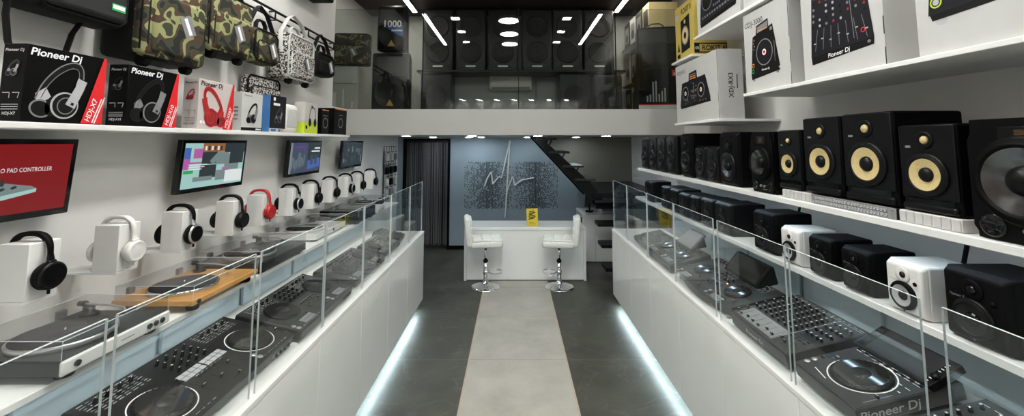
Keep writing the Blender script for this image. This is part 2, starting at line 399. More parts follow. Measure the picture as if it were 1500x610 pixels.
for x, sn in ((-1.7, 'left'), (1.66, 'right')):
    lamp('linear_light', 'long warm linear lamp on the hall ceiling along the %s wall' % sn, 'ceiling lamp', MB().rbox(-.05, .05, -1.25, 1.25, -.03, 0, .004), MB().box(-.04, .04, -1.24, 1.24, -.034, -.031), ('black', 'l_strip'), (x, 2.05, CE), 'linear lamps on the hall ceiling')
for x, sn in ((-1.84, 'left'), (1.92, 'right')):
    lamp('linear_light', 'warm linear lamp on the mezzanine ceiling, %s side, seen above the glass' % sn, 'ceiling lamp', MB().rbox(-.05, .05, -.95, .95, -.03, 0, .004), MB().box(-.04, .04, -.94, .94, -.034, -.031), ('black', 'l_mezz'), (x, 6.55, CE), 'linear lamps on the mezzanine ceiling')
first = None
for y, xs, rn in ((5.75, (-1.5, -.58, .345, 1.3), 'front'), (7.4, (-1.45, -.80, -.58, .255, 1.13), 'rear')):
    for i, x in enumerate(xs):
        lab = 'small recessed white downlight under the mezzanine, %s row, %s' % (rn, ('leftmost', 'second from left', 'third from left', 'fourth from left', 'fifth from left')[i])
        if not first: first = lamp('downlight', lab, 'ceiling lamp', MB().lathe([(.075, 0), (.075, -.008), (.06, -.01)], 24), MB().lathe([(.062, -.0105), (.0001, -.012)], 24), ('white', 'l_low'), (x, y, 2.09), 'downlights under the mezzanine')
        else: dup(first, (x, y, 2.09), lab)
first = None
for y, z, rn in ((-3.52, 3.5, 'near'), (-3.85, 3.5, 'far')):
    for i in range(7):
        x = -1.86 + .62 * i + (0 if rn == 'near' else .06)
        if not -2.15 < x < 2.2: continue
        lab = 'small downlight in the bulkhead over the shop entrance, %s row, number %s from the left' % (rn, ('one', 'two', 'three', 'four', 'five', 'six', 'seven')[i])
        if not first: first = lamp('downlight', lab, 'ceiling lamp', MB().lathe([(.09, 0), (.09, -.008), (.08, -.01)], 20), MB().lathe([(.08, -.0105), (.0001, -.012)], 20), ('white', 'l_front'), (x, y, z), 'downlights over the shop entrance')
        else: dup(first, (x, y, z), lab)

# ------------------------------------------------------------------ counters, decks, shelves, panes
TILT = 13
def counter(side):
    s = -1 if side == 'left' else 1
    fx = 1.10 if s < 0 else 1.25; end = 5.16 if s < 0 else 5.31
    back = 1.82 if s < 0 else 2.0
    seams = [1.79, 2.44, 3.09, 3.74, 4.40] if s < 0 else [1.90, 2.555, 3.21, 3.86, 4.50]
    ys = [seams[0] - .65 * 3, seams[0] - 1.3, seams[0] - .65] + seams + [end]
    names = ['nearest the camera', 'second from the camera', 'third from the camera', 'fourth from the camera', 'fifth from the camera', 'sixth from the camera', 'seventh from the camera', 'last before the desk']
    X = lambda a, b: (min(s * a, s * b), max(s * a, s * b))
    for i in range(len(ys) - 1):
        y0, y1 = ys[i], ys[i + 1]
        t = thing('counter_cabinet', 'white gloss base cabinet of the %s counter, %s' % (side, names[i]), 'cabinet', (0, (y0 + y1) / 2, 0), 0, 0, 'base cabinets of the %s counter' % side)
        h = (y1 - y0) / 2
        x0, x1 = X(fx + .022, s * (WL if s < 0 else WR) - .002)
        MB().box(x0, x1, -h, h, .10, .875).build('carcass', 'white', t)
        x0, x1 = X(fx, fx + .02)
        MB().rbox(x0, x1, -h + .0015, h - .0015, .10, .875, .0015, 1).build('door', 'white_gloss', t)
        x0, x1 = X(fx + .09, fx + .11); MB().box(x0, x1, -h, h, 0, .10).build('plinth', 'white', t)
    x0, x1 = X(fx - .002, fx + .06)
    x2, x3 = X(fx + .06, s * (WL if s < 0 else WR) - .002)
    b = MB().rbox(x0, x1, ys[0], end + .003, .877, .905, .004).box(x2, x3, ys[0], end + .003, .877, .903)
    tag(b.build('long_worktop', 'white_matte'), 'continuous white worktop of the %s counter carrying the panes' % side, 'counter top')
    # inclined deck
    d0 = fx + .065; d1 = d0 + .41; z1 = .904 + (d1 - d0) * math.tan(R(TILT))
    poly = [(s * d0, .904), (s * d1, .904), (s * d1, z1)]
    if s > 0: poly = poly
    b = MB(); n = len(poly); vs = [(x, ys[0], z) for x, z in poly] + [(x, end - .45, z) for x, z in poly]
    b.add(vs, [(0, 1, 2), (5, 4, 3), (0, 3, 4, 1), (1, 4, 5, 2), (2, 5, 3, 0)])
    tag(b.build('display_ramp', 'white_matte'), 'sloping white display ramp carrying the mixing gear on the %s counter' % side, 'display stand')
    # LED under the toe edge
    y0, y1 = ys[0], end - .12
    x0, x1 = X(fx + .015, fx + .07)
    t = thing('led_strip', 'cool white light strip glowing under the toe edge of the %s counter' % side, 'light strip', (0, 0, 0))
    MB().box(x0, x1, y0, y1, .094, .0995).build('profile', 'silver', t)
    x0, x1 = X(fx + .02, fx + .065); MB().box(x0, x1, y0, y1, .0925, .0935).build('diffuser', 'l_led', t)
    # blue back panels below the display shelf
    ztop = 1.04 if s < 0 else 1.15; zfull = 1.085 if s < 0 else 1.205
    for i in range(8):
        y0 = .30 + .64 * i + (0 if s < 0 else .1); x0, x1 = X(back, back + .018)
        if y0 + .6 > 5.25: break
        struct('panel_%s_%d' % (side, i + 1), MB().rbox(x0, x1, y0, y0 + .6, .905, ztop, .002, 1), 'panel_blue')
    x0, x1 = X(back + .03, back + .05)
    struct('panel_%s_backing' % side, MB().box(x0, x1, .1, 5.3, .905, zfull), 'panel_blue')
counter('left'); counter('right')
# long shelves
def shelf(name, label, x0, x1, y0, y1, z0, z1, m='white_matte'):
    return tag(MB().rbox(x0, x1, y0, y1, z0, z1, .003, 2).build(name, m), label, 'shelf')
shelf('display_shelf', 'long white shelf under the row of turntables on the left', WL, -1.70, .3, 6.15, 1.086, 1.114)
shelf('wall_shelf', 'long white left shelf carrying the headphone cartons above the screens', WL, -1.90, .3, 4.78, 2.052, 2.078)
shelf('display_shelf', 'lower right white shelf carrying the small monitors', 1.715, WR, .3, 5.85, 1.206, 1.24)
shelf('display_shelf', 'upper right white shelf carrying the large monitors', 1.715, WR, .3, 5.70, 1.610, 1.644)
shelf('wall_shelf', 'white right wall shelf carrying the large white equipment cartons', 1.72, WR, .3, 3.045, 2.335, 2.358)
shelf('wall_shelf', 'short white shelf below the lowest white carton beside the mezzanine beam', 1.72, WR, 3.44, 4.37, 2.172, 2.195)
shelf('wall_shelf', 'thin white shelf board under the yellow carton', 1.72, WR, 3.90, 4.40, 2.826, 2.848)
shelf('wall_shelf', 'topmost white shelf on the right wall, partly out of the frame', 1.72, WR, 2.0, 3.84, 2.966, 2.99)
t = thing('led_strip', 'cool light strip under the upper right monitor shelf', 'light strip', (1.80, 0, 1.608))
MB().box(-.008, .008, .8, 5.65, -.006, 0).build('profile', 'silver', t); MB().box(-.006, .006, .8, 5.65, -.0075, -.0065).build('diffuser', 'l_shelf', t)
# panes on the counters
def pane(label, X, y0, y1, z0, z1, group):
    b = MB(); x0, x1 = X - .004, X + .004
    b.box(x0, x1, y0, y1, z0, z1); b.m = [1, 1, 1, 0, 1, 0]
    return tag(b.build('glass_pane', ['glass', 'glass_edge']), label, 'glass pane', group)
ordn = ('nearest the camera', 'second from the camera', 'third from the camera', 'fourth from the camera', 'fifth from the camera', 'sixth from the camera', 'last one before the desk')
for i, (y0, y1) in enumerate(((.54, 1.185), (1.215, 1.847), (1.887, 2.515), (2.535, 3.155), (3.175, 3.835), (3.86, 4.54), (4.56, 5.15))):
    pane('clear upright glass pane on the left counter, ' + ordn[i], -1.13, y0, y1, .903, 1.51, 'panes on the left counter')
for i, (y0, y1) in enumerate(((.64, 1.264), (1.334, 1.949), (1.978, 2.617), (2.67, 3.311), (3.327, 3.975), (3.99, 4.66), (4.68, 5.30))):
    pane('clear upright glass pane on the right counter, ' + ordn[i], 1.275, y0, y1, .903, 1.51, 'panes on the right counter')
# mezzanine balustrade
for i, (x0, x1) in enumerate(((-2.6, -1.225), (-1.215, .065), (.075, 1.375), (1.385, 2.24))):
    b = MB(); b.box(x0, x1, 5.44, 5.452, 2.43, 3.80); b.m = [1, 1, 0, 1, 0, 1]
    tag(b.build('glass_pane', ['mezz_glass', 'black']), 'tall tinted pane of the mezzanine balustrade, ' + ('far left, in front of the two loudspeakers', 'left of centre', 'right of centre', 'far right, in front of the black bag')[i], 'glass pane', 'panes of the mezzanine balustrade')
struct('trim_7', MB().box(-1.224, -1.216, 5.43, 5.46, 2.43, 3.8).box(.066, .074, 5.43, 5.46, 2.43, 3.8).box(1.376, 1.384, 5.43, 5.46, 2.43, 3.8), 'black')

# ------------------------------------------------------------------ shop desk, stools, back of the shop
t = thing('reception_desk', 'white desk at the end of the aisle between the two bar stools', 'desk', (.17, 6.1, 0))
MB().rbox(-.885, .885, 0, .52, .715, .755, .004).build('desk_top', 'white', t)
MB().rbox(-.845, .845, .012, .035, .01, .715, .003).build('front_panel', 'white_gloss', t)
for x in (-.885, .845): MB().rbox(x, x + .04, .0, .52, 0, .715, .003).build('side_panel', 'white', t)

def stool(label, x, y, rz):
    t = thing('bar_stool', label, 'stool', (x, y, .003), rz, 0, 'white bar stools at the desk')
    MB().lathe([(.2, 0), (.2, .006), (.185, .014), (.12, .032), (.06, .05), (.034, .07), (.034, .085), (.0001, .085)], 48).build('base', 'chrome', t)
    MB().cyl((0, 0, .08), .029, .26, 24).cyl((0, 0, .34), .02, .22, 20).build('column', 'chrome', t)
    MB().cyl((0, 0, .335), .033, .03, 20).build('collar', 'black', t)
    pts = [(.135 + .095 * math.cos(2 * math.pi * i / 28), .105 * math.sin(2 * math.pi * i / 28), .2) for i in range(28)]
    MB().tube(pts, .009, 8, closed=True).tube([(.028, 0, .2), (.045, 0, .2)], .01).cyl((0, 0, .18), .036, .04, 20).build('footrest', 'chrome', t)
    MB().rbox(-.1, .1, -.1, .1, .545, .56, .004).build('seat_plate', 'dark_steel', t)
    b = MB().rbox(-.21, .225, -.2, .2, .56, .655, .035, 4)
    for i in range(3):
        for j in range(3): b.rbox(-.19 + i * .136, -.058 + i * .136, -.19 + j * .127, -.067 + j * .127, .64, .672, .02, 3)
    b.build('seat', 'white_leather', t)
    b = MB().rbox(-.285, -.2, -.2, .2, .58, .965, .035, 4, edit=lambda c: (c.x - (.02 if c.z > .8 else -.01), c.y * (.94 if c.z > .8 else 1), c.z))
    for i in range(3):
        for j in range(3):
            b.rbox(-.215, -.185, -.185 + j * .124, -.065 + j * .124, .66 + i * .096, .752 + i * .096, .014, 3, edit=lambda c: (c.x - .05 * (c.z - .62), c.y, c.z))
    b.build('backrest', 'white_leather', t)
stool('white quilted bar stool on chrome base at the left end of the desk', -.385, 5.85, 8)
stool('white quilted bar stool on chrome base at the right end of the desk', .635, 5.85, 172)

t = thing('counter_sign', 'small yellow tilted card sign standing on the white desk', 'sign', (.285, 6.22, .755), 8, 0)
b = MB().rbox(-.085, .085, -.004, .004, .01, .25, .001, 1, M=Matrix.Rotation(R(-10), 4, 'X')).build('card', 'yellow_sign', t)
M = Matrix.Rotation(R(-10), 4, 'X') @ FRONT(0, -.0042)
b = MB()
for i, (a, c) in enumerate(((-.045, .03), (-.05, .05), (-.05, .02), (-.055, .045), (-.05, .05), (-.06, .03))): b.ln(M, [(a, .20 - .021 * i), (c, .216 - .021 * i)], .013, 0)
b.ln(M, [(-.05, .03), (.05, .03)], .004, 0).ln(M, [(-.05, .045), (.02, .045)], .004, 0)
b.build('print', 'p_black', t)
MB().rbox(-.07, .07, -.035, .06, 0, .01, .002).build('foot', 'yellow_sign', t)

# wall graphic
t = thing('wall_graphic', 'grey dotted mural with a white pulse line on the back wall behind the desk', 'wall decoration', (-.045, WB - .001, 1.185))
M = FRONT(0, -.0002); b = MB(); nx, ny = 74, 66; W2, H2 = .885, .435
for i in range(nx):
    for j in range(ny):
        if (i + j) % 2: continue
        u = -W2 + 2 * W2 * (i + .5) / nx; v = -H2 + 2 * H2 * (j + .5) / ny
        d = min(abs(u + .42), abs(u - .47)) / .42
        p = 1.0 - .55 * d - .1 * abs(v) / H2
        if random.random() < p:
            r = .0132 * (1.05 - .3 * d) ; ju = random.uniform(-.003, .003)
            b.pl(M, [(u - r + ju, v), (u + ju, v - r), (u + r + ju, v), (u + ju, v + r)], 0, 1)
b.build('dots', 'p_black', t)
b = MB(); L = [(710, 273), (714, 262), (720, 252), (722, 270), (731, 259), (735, 261), (747, 206)]
def wg(p): return ((p[0] - 752) / 76.8 + .045, (271.5 - p[1]) / 77.8)
poly = [wg(p) for p in L] + [wg((740, 318)), wg((743, 280)), wg((751, 259)), wg((754, 272)), wg((765, 264)), wg((782, 261))]
MB2 = MB()
for i in range(len(poly) - 1):
    (x0, z0), (x1, z1) = poly[i], poly[i + 1]
    MB2.tube([(x0, -.012, z0), (x1, -.012, z1)], .014, 8)
MB2.build('pulse_line', 'white', t)

# string curtain
b = MB()
for i in range(74):
    x = -2.035 + .785 * (i + random.random() * .6) / 74; y = WB + .03 + random.uniform(-.012, .03)
    b.box(x - .0022, x + .0022, y - .002, y + .002, .05 + random.random() * .05, 1.985, random.randrange(3))
o = tag(b.build('string_curtain', ['p_grey', 'grey', 'p_black']), 'grey string curtain hanging in the doorway of the back wall', 'curtain', None, 'stuff')
tag(MB().tube([(-2.05, WB + .035, 2.005), (-1.24, WB + .035, 2.005)], .012).build('curtain_rail', 'dark_steel'), 'thin dark rail above the string curtain', 'curtain rail')

# staircase
t = thing('staircase', 'black steel stair rising behind the desk to the mezzanine', 'stairs', (1.2, 6.25, 0))
def stringer(y): return MB().prism([(-.03, 1.12), (.14, 1.12), (.14, 1.22), (-.80, 2.09), (-.93, 2.09)], 0, .05, 0, FR((0, y + .05, 0), (1, 0, 0), (0, 0, 1)))
stringer(0).build('stringer', 'black_satin', t); stringer(.75).build('stringer', 'black_satin', t)
for x0, z in ((-.27, 1.415), (-.45, 1.615), (-.66, 1.825), (-.85, 2.03)):
    MB().rbox(x0, x0 + .31, -.03, .83, z, z + .03, .003).build('tread', 'dark_steel', t)
    for y in (.0, .775):
        MB().tube([(x0 + .24, y + .025, z), (x0 + .15, y + .025, z - .16)], .012).tube([(x0 + .14, y + .025, z), (x0 + .15, y + .025, z - .16)], .012).build('bracket', 'black_satin', t)
MB().rbox(0, 1.04, -.05, 1.58, 1.17, 1.25, .004).build('landing', 'black_satin', t)
for y, z in ((.30, .95), (.16, .70), (-.08, .44), (-.33, .18)):
    MB().rbox(.1, 1.04, y, y + .3, z, z + .05, .004).build('tread', 'black_satin', t)
MB().box(1.0, 1.04, -.33, .6, .1, 1.17).build('stringer', 'black_satin', t)

t = thing('low_cabinet', 'low white cabinet with an open slot beside the stair', 'cabinet', (1.17, 7.02, 0))
MB().rbox(0, .55, 0, .75, .01, .74, .003).build('carcass', 'white', t)
MB().rbox(-.006, .56, -.008, .76, .74, .775, .003).build('top', 'white', t)
MB().box(-.008, .001, .12, .55, .54, .70).build('slot', 'black', t)
MB().box(.2, .203, -.002, .0, .02, .73).build('seam', 'p_grey', t)
t = thing('card_terminal', 'black tilted payment terminal on the low white cabinet', 'terminal', (1.33, 7.3, .775), -25)
MB().rbox(-.06, .06, -.05, .05, 0, .03, .005).build('base', 'black', t)
MB().rbox(-.012, .012, 0, .03, .02, .14, .004).build('stem', 'black', t)
MB().rbox(-.09, .09, -.02, .005, .08, .30, .008, M=Matrix.Rotation(R(-18), 4, 'X')).build('screen', 'black_gloss', t)
t = thing('desk_phone', 'pale telephone with handset lying on the low white cabinet', 'telephone', (1.62, 7.22, .775), 8)
MB().rbox(-.13, .1, -.1, .1, 0, .04, .012, edit=lambda c: (c.x, c.y, c.z + (.03 if c.y > 0 and c.z > .02 else 0))).build('body', 'p_lgrey', t)
b = MB().band([(-.11, -.08, .08), (-.1, -.04, .1), (-.1, .05, .115), (-.11, .1, .1)], (1, 0, 0), .045, .03)
b.build('handset', 'white_plastic', t)
for i, (dx, dz) in enumerate(((.02, .0), (.05, .0))):
    MB().tube([(.02 + dx, -.06 + .02 * k, .06 + .03 * math.sin(k * .7) + .01 * i) for k in range(9)], .006, 6).build('cord', 'white_plastic', t)

# accessory grid on the left wall by the doorway
t = thing('grid_panel', 'black wire display grid on the left wall near the curtained doorway', 'display rack', (WL, 7.3, 1.0))
b = MB()
for i in range(6): b.tube([(.02, -.35 + .14 * i, 0), (.02, -.35 + .14 * i, .93)], .004, 6)
for i in range(8): b.tube([(.02, -.35, .01 + .13 * i), (.02, .35, .01 + .13 * i)], .004, 6)
b.build('grid', 'black', t)
k = 0
for j, (z, ms) in enumerate(((1.66, ('white_plastic', 'card_white', 'grey')), (1.44, ('black', 'black', 'black')), (1.24, ('white_plastic', 'black', 'card_white')), (1.06, ('card_white', 'grey', 'white_plastic')))):
    for i, m in enumerate(ms):
        y = 7.02 + .24 * i
        lab = '%s blister pack on the wire grid, %s row from the top, %s' % ('black' if m == 'black' else 'grey' if m == 'grey' else 'pale', ('first', 'second', 'third', 'fourth')[j], ('nearest the shelf', 'middle', 'nearest the doorway')[i])
        q = thing('accessory_pack', lab, 'package', (WL + .03, y, z), 90, 0, 'accessory packs on the wire grid')
        MB().rbox(-.07, .07, -.006, 0, 0, .19, .002, 1).build('card', 'card_white' if m != 'black' else 'p_grey', q)
        MB().rbox(-.05, .05, -.05, -.006, .015, .13, .012).build('blister', m, q)
        MB().tube([(0, -.06, .165), (0, .0, .165)], .004, 6).build('hook', 'black', q)

# ------------------------------------------------------------------ mezzanine stock
def pa(label, x, y, z, w, h, d, rz=0, sticker=False):
    t = thing('loudspeaker', label, 'loudspeaker', (x, y, z), rz)
    MB().rbox(-w / 2, w / 2, 0, d, 0, h, .035, 3, edit=lambda c: (c.x * (.72 if c.y > d / 2 else 1), c.y, c.z)).build('cabinet', 'black_satin', t)
    r = w * .43
    b = MB().lathe([(r, 0), (r, .012), (r - .012, .016), (r - .02, .008), (.0001, .02)], 40, FRONT(0, .001, r + .04)); b.build('grille', 'cone_black', t)
    MB().prism([(-w * .38, h * .93), (w * .38, h * .93), (w * .40, h * .62), (0, h * .57), (-w * .40, h * .62)], 0, .008, 0, FRONT(0, .001)).build('horn', 'black_gloss', t)
    MB().prism([(-.055, r * .35), (.055, r * .35), (0, r * .35 + .09)], .015, .022, 0, FRONT(0, .001)).build('badge', 'gold', t)
    if sticker:
        M = FRONT(0, -.018)
        MB().prism([(-.09, h * .52), (.17, h * .56), (.17, h * .3), (.07, h * .36)], .0, .002, 0, M).build('sticker', 'p_blue', t)
        MB().text(M, '1000', .14, .02, h * .515, 0, 'CENTER', 0, .015, 8).build('lettering', 'p_white', t)
        MB().rc(M, 0, .16, h * .42, h * .455, 0, 6).build('sticker_band', 'p_white', t)
    MB().tube([(-.06, d * .4, h - .01), (-.06, d * .4, h + .02), (.06, d * .4, h + .02), (.06, d * .4, h - .01)], .012).build('handle', 'black', t)
pa('black active loudspeaker with blue sticker, stacked on the larger one behind the mezzanine glass', -1.79, 5.92, 3.33, .45, .69, .36, sticker=True)
pa('larger black loudspeaker with gold triangle badge, under the stickered one on the mezzanine', -1.77, 5.85, 2.43, .56, .86, .42)
struct('trim_8', MB().rbox(-1.72, 2.0, 7.2, 7.82, 3.24, 3.275, .004), 'dark_steel')
def cab(label, x, y, z, w, h, d, rz=0, two=True):
    t = thing('stage_speaker', label, 'loudspeaker', (x, y, z), rz)
    MB().rbox(-w / 2, w / 2, 0, d, 0, h, .02, 2).build('cabinet', 'char', t)
    MB().rbox(-w * .45, w * .45, -.008, 0.002, h * .05, h * .95, .006).build('grille', 'dark_steel', t)
    for zz in ((h * .3, h * .72) if two else (h * .5,)):
        rr = min(w * .37, h * .2 if two else h * .42)
        MB().lathe([(rr, .0), (rr, .012), (rr * .9, .012), (rr * .75, .005), (rr * .3, .0), (.0001, .008)], 32, FRONT(0, -.0075, zz)).build('woofer', 'cone_black', t)
    MB().rbox(-.09, .09, -.014, -.007, h * .06, h * .06 + .028, .002, 1).build('badge', 'p_white', t)
for i, (x, nm) in enumerate(((-1.36, 'leftmost'), (-.77, 'second from left'), (-.19, 'third from left'), (.43, 'third from right'), (.98, 'second from right'), (1.55, 'rightmost'))):
    cab('tall black stage speaker on the mezzanine back shelf, ' + nm, x, 7.28, 3.276, .54, 1.12, .45)
cab('black stage speaker on the mezzanine floor, at the left below the shelf', -1.38, 7.25, 2.431, .55, .78, .45, two=False)
cab('black stage speaker on the mezzanine floor, at the right below the shelf', 1.1, 7.25, 2.431, .55, .78, .45, two=False)
cab('black stage speaker on the mezzanine floor, far right below the shelf', 1.68, 7.2, 2.431, .5, .75, .45, two=False)
t = thing('air_conditioner', 'white split air conditioner on the mezzanine back wall', 'air conditioner', (-.05, WB, 2.98))
MB().rbox(-.4, .4, -.2, 0, 0, .26, .03, 3).build('housing', 'white_plastic', t)
MB().rbox(-.36, .36, -.205, -.16, .005, .05, .008).build('louvre', 'grey', t)
struct('trim_9', MB().rbox(.42, .46, 7.78, 7.83, 2.43, 3.2, .003).rbox(1.0 - .2, 1.04 - .2, 7.78, 7.83, 2.43, 3.2, .003).rbox(.46, .8, 7.78, 7.83, 3.16, 3.2, .003), 'grey')
# carton with bag, mezzanine left
t = thing('carton', 'grey printed carton on the mezzanine floor left of the loudspeakers', 'carton', (-2.37, 5.62, 2.43), 6)
MB().rbox(-.22, .22, 0, .35, 0, .60, .004).build('box', 'card_grey', t)
M = FRONT(0, -.0005, 0)
MB().ln(M, [(-.1, .05), (-.1, .25)], .05).ln(M, [(.02, .05), (.02, .3)], .018).ln(M, [(.14, .03), (.14, .12)], .02).build('print', 'p_white', t)
MB().band([(.0, -.012, .38), (0, -.012, .52), (0, .0, .60), (0, .03, .625), (0, .3, .61)], (1, 0, 0), .4, .012).build('flap', 'card_white', t)

def bag(label, cat, loc, rz, w, h, d, body, name='shoulder_bag', pocket=None, strap=True, tagc=True, feet=False, trim='nylon', handle=True):
    t = thing(name, label, cat, loc, rz)
    MB().rbox(-w / 2, w / 2, .03, d, 0, h, .035, 3).build('body', body, t)
    if pocket == 'camo':
        MB().rbox(-w * .5, w * .5, .008, .10, h * .01, h * .99, .035, 3).build('front_panel', pocket, t)
        MB().rbox(-w * .40, w * .40, -.012, .04, h * .06, h * .66, .025, 3).build('front_pocket', pocket, t)
    else: MB().rbox(-w * .44, w * .44, 0, .06, h * .05, h * .62, .025, 3).build('front_pocket', pocket or body, t)
    M = FRONT(0, -.001, 0)
    b = MB()
    pts = [(-w / 2 + .01, .03, .04), (-w / 2 + .01, .03, h - .04), (-w / 2 + .04, .03, h - .01), (w / 2 - .04, .03, h - .01), (w / 2 - .01, .03, h - .04), (w / 2 - .01, .03, .04), (w / 2 - .04, .03, .01), (-w / 2 + .04, .03, .01)]
    b.tube(pts, .008, 6, closed=True)
    pts = [(-w * .43, .012, h * .12), (-w * .43, .012, h * .56), (-w * .38, .012, h * .61), (w * .38, .012, h * .61), (w * .43, .012, h * .56), (w * .43, .012, h * .12)]
    b.tube(pts, .006, 6); b.build('piping', trim, t)
    if handle:
        MB().band([(-w * .2, d * .5, h - .01), (-w * .19, d * .5, h + .05), (-w * .1, d * .5, h + .085), (w * .1, d * .5, h + .085), (w * .19, d * .5, h + .05), (w * .2, d * .5, h - .01)], (0, 1, 0), .035, .012).build('handle', trim, t)
    if strap:
        MB().band([(-w / 2 - .004, d * .45, h * .55), (-w / 2 - .012, d * .45, h), (-w * .25, d * .5, h + .15), (0, d * .6, h + .21), (w * .25, d * .5, h + .15), (w / 2 + .012, d * .45, h), (w / 2 + .004, d * .45, h * .55)], (0, 1, 0), .04, .006).build('shoulder_strap', trim, t)
    if tagc:
        M = Matrix.Rotation(R(-28), 4, 'Y') @ FRONT(0, 0, 0); M.translation = Vector((w * .08, -.012, h * .40))
        MB().prism([(-.04, -.06), (.04, -.06), (.04, .06), (-.04, .06)], 0, .003, 0, M).build('hang_tag', 'p_grey', t)
        b = MB(); b.rc(M, -.012, .012, -.05, .05, 0, 9); b.build('hang_tag_print', 'p_white', t)
    if feet:
        for x in (-w * .32, w * .32):
            MB().cyl((x - .018, d * .3, -.012), .03, .036, 18, axis='X').build('wheel', 'rubber', t)
    return t
bag('olive camouflage bag behind the mezzanine glass above the grey carton', 'bag', (-2.26, 5.6, 3.06), 4, .5, .46, .16, 'camo', strap=False, handle=False)
# mezzanine right: bag on carton, shelf of cartons along the wall
t = thing('carton', 'black carton with a red and white lower band under the mezzanine bag', 'carton', (2.06, 5.72, 2.43), -8)
MB().rbox(-.29, .29, 0, .45, 0, .60, .004).build('box', 'card_black', t)
M = FRONT(0, -.0005)
MB().rc(M, -.29, .29, .004, .085, 0, 1).build('white_band', 'p_white', t); MB().rc(M, -.29, .29, .085, .10, 0, 1).build('red_band', 'p_red', t)
MB().rc(M, .17, .27, .49, .58, 0, 1).build('logo_patch', 'p_red', t)
MB().text(M, 'sE', .075, .22, .505, 0, 'CENTER', 0, .02, 3).build('lettering', 'p_white', t)
b = MB()
for i in range(7): b.rc(M, -.18 + .04 * i, -.16 + .04 * i, .13, .13 + random.uniform(.08, .3), 0, 1)
b.build('picture', 'p_lgrey', t)
bag('large black bag standing on the red-footed carton on the mezzanine', 'bag', (2.06, 5.75, 3.03), -12, .56, .62, .34, 'nylon_grey', 'backpack', 'nylon', strap=False, tagc=False)
for j, (z, hh) in enumerate(((2.43, .58), (3.06, .62), (3.74, .5))):
    for i in range(4):
        y = 6.42 + .36 * i
        m = ('card_grey', 'card_black', 'p_cream', 'card_black')[(i + j) % 4]
        t = thing('carton', '%s stored on the mezzanine right wall, %s tier, %s from the glass' % ({'card_grey': 'grey carton', 'card_black': 'black carton', 'p_cream': 'cream carton'}[m], ('bottom', 'middle', 'top')[j], ('first', 'second', 'third', 'fourth')[i]), 'carton', (2.12, y, z), -90, 0, 'cartons along the mezzanine right wall')
        MB().rbox(-.16, .16, 0, .45, 0, hh - .05, .004).build('box', m, t)
        M = FRONT(0, -.0005)
        MB().rc(M, -.11, .11, .08, hh - .14, 0, 1).el(M, 0, hh * .33, .08, .08, 1, 2).build('picture', ['p_grey' if m != 'p_cream' else 'p_black', 'p_black'], t)
for z in (3.01, 3.69):
    struct('trim_%d' % (10 if z < 3.5 else 11), MB().rbox(2.08, 2.62, 6.2, 7.75, z, z + .03, .003), 'dark_steel')

# ------------------------------------------------------------------ left wall: rail and bags
t = thing('hanging_rail', 'black double rail on the left wall from which the bags hang', 'rail', (WL, 0, 3.17))
MB().tube([(.06, .8, 0), (.06, 4.85, 0)], .012).tube([(.06, .8, -.07), (.06, 4.85, -.07)], .009).build('rail', 'black_satin', t)
b = None
for i in range(7):
    y = 1.2 + .6 * i
    if not b: b = MB().tube([(0.002, 0, .0), (.06, 0, 0), (.06, 0, -.08), (.002, 0, -.08)], .008).build('bracket', 'black_satin', t); b.location.y = y
    else: inst('bracket', b, t, (0, y, 0))
bag('black padded equipment bag with green and white label, nearest on the left wall', 'bag', (-1.95, 1.855, 2.565), 90, .40, .42, .2, 'nylon', 'equipment_bag', 'nylon_grey', strap=False, tagc=False, trim='rubber')
t = bpy.data.objects['equipment_bag']
M = FRONT(0, -.002, 0)
MB().rc(M, .085, .155, .075, .110, 0, 1).build('label_patch', 'p_gr', t); MB().rc(M, .09, .150, .085, .104, 0, 2).build('label_print', 'p_white', t)
MB().band([(-.235, .1, .1), (-.24, .1, -.05), (-.225, .1, -.15), (-.19, .1, -.26)], (0, 1, 0), .03, .006).build('hanging_strap', 'nylon', t)
MB().band([(.07, .12, .02), (.03, .12, -.06), (.01, .12, -.15), (.02, .12, -.28)], (0, 1, 0), .03, .006).build('hanging_strap', 'nylon', t)
bag('grey cloth pouch at the left edge behind the black equipment bag', 'bag', (-2.02, 1.52, 2.68), 90, .2, .3, .14, 'nylon_grey', 'cloth_pouch', strap=False, tagc=False, handle=False)
bag('large camouflage trolley bag with black wheels, beside the black equipment bag', 'bag', (-1.93, 2.33, 2.45), 90, .45, .56, .25, 'nylon', 'trolley_bag', 'camo', strap=False, feet=True)
bag('second camouflage trolley bag, hanging between the large one and the small camouflage pouch', 'bag', (-1.96, 2.83, 2.60), 90, .42, .42, .22, 'nylon', 'trolley_bag', 'camo', feet=True)
bag('small camouflage shoulder pouch hanging beside the speckled rucksack', 'bag', (-1.97, 3.27, 2.63), 90, .32, .27, .18, 'camo')
bag('black and white speckled rucksack with pale straps on the left rail', 'bag', (-1.95, 3.78, 2.56), 90, .46, .42, .22, 'speckle', 'rucksack', strap=True, trim='card_white', feet=True)
bag('flat speckled sleeve bag hanging low behind the speckled rucksack', 'bag', (-2.08, 3.45, 2.31), 90, .46, .24, .1, 'speckle', 'sleeve_bag', strap=False, tagc=False, handle=False)
bag('slack black shoulder bag at the far end of the left rail', 'bag', (-1.97, 4.32, 2.70), 90, .36, .24, .18, 'nylon', tagc=True)
t = thing('wall_speaker', 'black wall speaker high on the left wall, cut by the upper frame edge', 'loudspeaker', (-1.95, 4.05, 3.5), 90)
MB().rbox(-.3, .3, 0, .24, 0, .4, .02).build('cabinet', 'black', t); MB().rbox(-.27, .27, -.008, 0, .03, .37, .008).build('grille', 'dark_steel', t)

